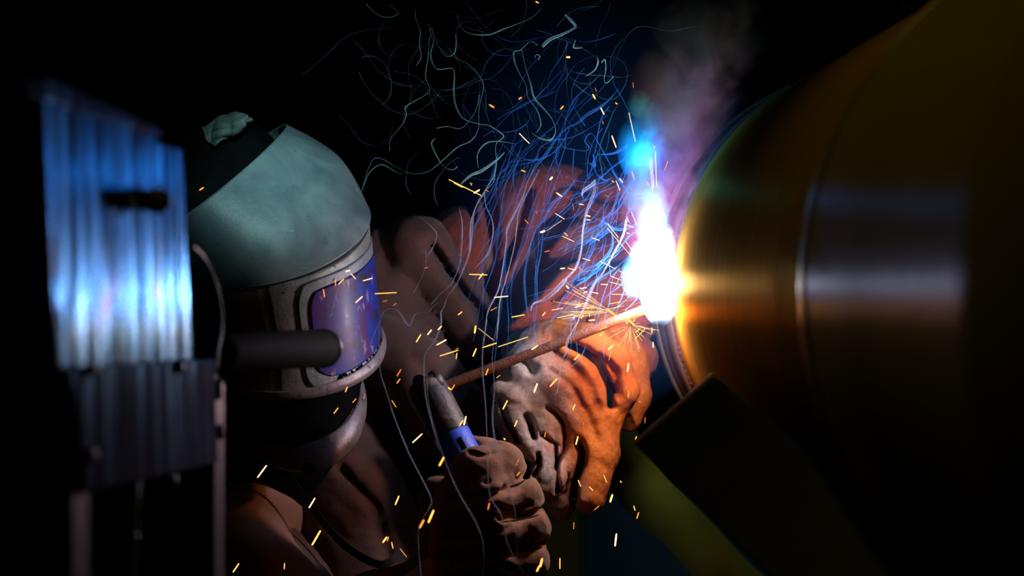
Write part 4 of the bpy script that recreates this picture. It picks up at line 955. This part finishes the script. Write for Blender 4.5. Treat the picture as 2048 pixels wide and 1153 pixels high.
add(cC, [(486, 122, 620, 78, 4.5, 'y'), (640, 134, 662, 118, 9), (720, 300, 752, 264, 8), (648, 326, 662, 288, 12, 'w'), (830, 180, 850, 158, 10), (508, 402, 528, 364, 9), (560, 480, 572, 454, 8), (512, 534, 518, 540, 9), (822, 405, 832, 382, 7), (836, 562, 845, 526, 10), (695, 528, 700, 506, 4, 'o'), (1068, 232, 1072, 198, 11, 'w'), (1072, 348, 1073, 320, 7, 'o'), (984, 182, 1000, 118, 3, 't'), (983, 132, 1002, 116, 10, 'w'), (565, 658, 580, 625, 3, 'r'), (440, 854, 447, 826, 5, 'o'), (570, 702, 584, 686, 5, 'o'), (222, 656, 242, 620, 12), (173, 912, 196, 858, 12), (134, 936, 152, 902, 12, 'o'), (24, 832, 40, 794, 10), (846, 722, 858, 750, 6), (896, 752, 912, 768, 6), (918, 856, 940, 838, 4, 'o'), (962, 700, 974, 732, 4), (990, 820, 1000, 788, 15), (1036, 726, 1040, 732, 7), (1096, 838, 1102, 858, 6), (1110, 894, 1118, 868, 8, 'o'), (1012, 1018, 1018, 964, 12, 'w'), (826, 942, 827, 912, 3, 'o'), (764, 1120, 764, 1074, 9, 'o'), (676, 1110, 684, 1076, 13), (660, 1132, 672, 1108, 9), (1104, 538, 1108, 526, 6), (1146, 465, 1147, 440, 3.5, 'o'), (45, 1030, 75, 1068, 2.5, 't'), (8, 1000, 14, 1028, 4, 'o')], 'y')
add(cE, [(765, 72, 776, 42, 7, 'y'), (808, 134, 828, 112, 7, 'o'), (698, 198, 722, 166, 11, 'o'), (874, 112, 880, 84, 3.5, 'r'), (250, 574, 302, 504, 12, 'w'), (552, 752, 586, 696, 13, 'w'), (570, 970, 618, 888, 17, 'y'), (106, 1130, 140, 1080, 11, 'y'), (406, 1112, 408, 1078, 7, 'y'), (985, 955, 1008, 925, 18, 'y'), (1012, 948, 1018, 924, 7, 'o'), (1036, 956, 1044, 992, 5, 'y')], 'y')
add(cF, [(1072, 10, 1086, 16, 13), (1250, 330, 1266, 330, 18, 'y'), (974, 572, 988, 562, 13), (804, 604, 830, 620, 12), (976, 770, 1034, 828, 7, 'w'), (1214, 630, 1230, 612, 13), (1400, 545, 1414, 570, 14, 'y'), (1446, 622, 1464, 660, 11, 'w'), (1414, 508, 1420, 528, 5, 'r'), (1532, 594, 1540, 600, 12), (1608, 650, 1644, 814, 5, 'w'), (1510, 784, 1534, 850, 11, 'w'), (1456, 698, 1460, 716, 6, 'r'), (988, 984, 1012, 992, 9, 'r'), (570, 1036, 756, 1128, 6, 'y'), (600, 1056, 650, 1082, 5, 'y'), (716, 1114, 746, 1096, 13, 'w'), (692, 1054, 700, 1064, 5, 'o'), (698, 1070, 704, 1058, 5, 'o'), (780, 1096, 800, 1106, 4, 'r'), (1510, 1042, 1520, 1052, 9), (1534, 1044, 1556, 1098, 7, 'w'), (1554, 1030, 1572, 1052, 10, 'w'), (1626, 990, 1638, 1034, 9), (1712, 1050, 1720, 1070, 12), (1728, 916, 1746, 1112, 4, 'w'), (1738, 908, 1752, 1080, 4, 'w'), (1760, 872, 1768, 1076, 4, 'w'), (1746, 1098, 1752, 1116, 10), (1814, 984, 1832, 930, 5), (1632, 476, 1634, 506, 5, 'r'), (1470, 1126, 1494, 1138, 3, 'r'), (1752, 842, 1756, 852, 7)], 'o')
add(cG, [(797, 752, 836, 740, 24, 'w'), (845, 770, 897, 830, 9), (975, 850, 1074, 822, 12, 'w'), (720, 884, 772, 832, 15, 'y'), (686, 840, 686, 902, 12, 'o'), (560, 940, 572, 1018, 13, 'o'), (898, 1078, 970, 1014, 15, 'w'), (1102, 985, 1326, 973, 11, 'y')], 'w')
add(cM, [(685, 638, 710, 607, 22, 'o'), (698, 752, 715, 695, 17, 'r')], 'o')
add(cI, [(848, 850, 1000, 856, 10, 'y'), (930, 890, 965, 842, 14, 'y'), (465, 797, 495, 792, 6, 'r')], 'y')
add(cK, [(1088, 780, 1112, 765, 12, 'o')], 'o')
add(cH, [(764, 786, 768, 792, 14, 'o'), (815, 990, 820, 944, 6, 'r'), (222, 1018, 228, 985, 5, 'r')], 'o')
nfix = len(SP)
r = random.Random(21)
for k_ in range(34):            # fine rays from the burst above the rod
    a = math.radians(r.uniform(168, 222)); l0 = r.uniform(0, 40); l1 = l0 + r.uniform(20, 80)
    SP.append((1222 + l0 * math.cos(a), 624 + l0 * math.sin(a), 1222 + l1 * math.cos(a), 624 + l1 * math.sin(a), r.uniform(.7, 1.3), 't'))
for k_ in range(36):            # and from the one below it
    a = math.radians(r.uniform(0, 180) if k_ < 28 else r.uniform(180, 360)); l0 = r.uniform(2, 10); l1 = l0 + r.uniform(12, 50) * (1 if k_ < 28 else .4)
    SP.append((1262 + l0 * math.cos(a), 650 + l0 * math.sin(a), 1262 + l1 * math.cos(a), 650 + l1 * math.sin(a), r.uniform(.7, 1.3), 't'))
for k_ in range(16):
    a = math.radians(r.uniform(120, 235)); l0 = r.uniform(5, 30); l1 = l0 + r.uniform(15, 45)
    SP.append((1298 + l0 * math.cos(a), 596 + l0 * math.sin(a), 1298 + l1 * math.cos(a), 596 + l1 * math.sin(a), r.uniform(.7, 1.4), 't'))
def sdepth(x, y):
    if x < 790 and y < 800: return 2.66
    if x < 430: return 2.6
    if 820 < x < 1100 and y > 880: return 2.52
    if x > 985 and y > 640: return 2.76
    return 2.72 if x < 985 else 2.80
REG = [('front of the purple helmet lens', lambda x, y: 635 < x < 748 and 500 < y < 760), ('front of the dark lower jacket', lambda x, y: x < 700 and y > 900), ('the gap under the helmet rim', lambda x, y: x < 720 and y > 760),
       ('the black space left of the helmet', lambda x, y: x < 500), ('front of the grey jacket shoulder', lambda x, y: x < 880 and y < 640), ('front of the electrode holder and its glove', lambda x, y: x < 1010 and y > 755),
       ('the dark gap above the electrode rod', lambda x, y: x < 1010 and y > 560), ('the smoke above the sleeve', lambda x, y: x < 1180 and y < 400), ('the blue plume above the arc', lambda x, y: y < 400), ('front of the red-brown sleeve', lambda x, y: x < 1120 and y < 640),
       ('front of the orange glove back', lambda x, y: x < 1250 and 650 < y < 880), ('front of the hanging glove fingers', lambda x, y: x < 1215 and y > 880), ('the dark space right of the gloves', lambda x, y: x >= 1215 and y > 650), ('the spray left of the arc', lambda x, y: True)]
CW = {'o': 'orange', 'y': 'yellow', 'w': 'white-hot', 'r': 'dim red', 't': 'hair-thin'}
ORD = ['topmost', 'second from the top', 'third from the top', 'fourth from the top', 'fifth from the top', 'sixth from the top', 'seventh from the top', 'eighth from the top', 'ninth from the top', 'tenth from the top'] + ['%s from the top' % s for s in ('eleventh', 'twelfth', 'thirteenth', 'fourteenth', 'fifteenth', 'sixteenth', 'seventeenth', 'eighteenth', 'nineteenth', 'twentieth', '21st', '22nd', '23rd', '24th', '25th', '26th', '27th', '28th', '29th', '30th', '31st', '32nd', '33rd', '34th', '35th', '36th', '37th', '38th', '39th', '40th')]
bins = {}
for i, s in enumerate(SP):
    x, y = (s[0] + s[2]) / 2, (s[1] + s[3]) / 2
    if i >= nfix: continue
    ri = next(q for q, (nm, f) in enumerate(REG) if f(x, y))
    bins.setdefault((ri, s[5]), []).append((y, i))
lab = {}
for (ri, ck), l in bins.items():
    l.sort()
    for q, (y, i) in enumerate(l):
        s = SP[i]; ln_px = math.hypot(s[2] - s[0], s[3] - s[1]); sh = 'round' if ln_px < 1.6 * s[4] + 3 else ('long' if ln_px > 26 else 'short')
        where = REG[ri][0]
        if len(l) == 1: t_ = 'only %s spark, %s streak, in %s' % (CW[ck], sh, where)
        elif q == len(l) - 1: t_ = 'lowest %s spark, %s, in %s' % (CW[ck], sh, where)
        else: t_ = '%s spark, %s, %s in %s' % (CW[ck], sh, ORD[min(q, len(ORD) - 1)], where)
        lab[i] = (t_, 'sparks in ' + where)
for i, s in enumerate(SP):
    d = sdepth((s[0] + s[2]) / 2, (s[1] + s[3]) / 2) + .02 * (r.random() - .5)
    a = P(s[0], s[1], d); b_ = P(s[2], s[3], d + .01 * (r.random() - .5)); rad = max(.00028, s[4] * .5 * K * d * .62)
    if (b_ - a).length < rad * 1.5: b_ = a + Vector((rad * 1.5, 0, 0))
    rr = rad * .35 if i >= nfix else rad * .6
    c = (a + b_) / 2; n_ = 8 if i < nfix else 5
    V, F = tube([p - c for p in (a - (b_ - a).normalized() * rad * .5, a, a.lerp(b_, .5), b_, b_ + (b_ - a).normalized() * rad * .5)], [rad * .25, rr if i >= nfix else rad * .85, rad, rad * .85, rad * .25], n_)
    o = obj('spark', V, F, SPM[s[5]]); o.location = c
    if i < nfix: tag(o, lab[i][0], 'spark', lab[i][1])
    elif i < nfix + 34: tag(o, 'hair-thin spark ray spraying left from the burst just above the rod', 'spark', 'fine rays of the upper spark burst')
    elif i < nfix + 62: tag(o, 'hair-thin spark ray spraying downward from the burst just under the rod tip', 'spark', 'fine downward rays of the lower spark burst')
    elif i < nfix + 70: tag(o, 'short hair-thin spark ray pointing up from the burst under the rod tip', 'spark', 'fine upward rays of the lower spark burst')
    else: tag(o, 'hair-thin spark ray at the white edge of the arc', 'spark', 'fine rays at the arc edge')
print('SPARKS', len(SP), 'fixed', nfix)
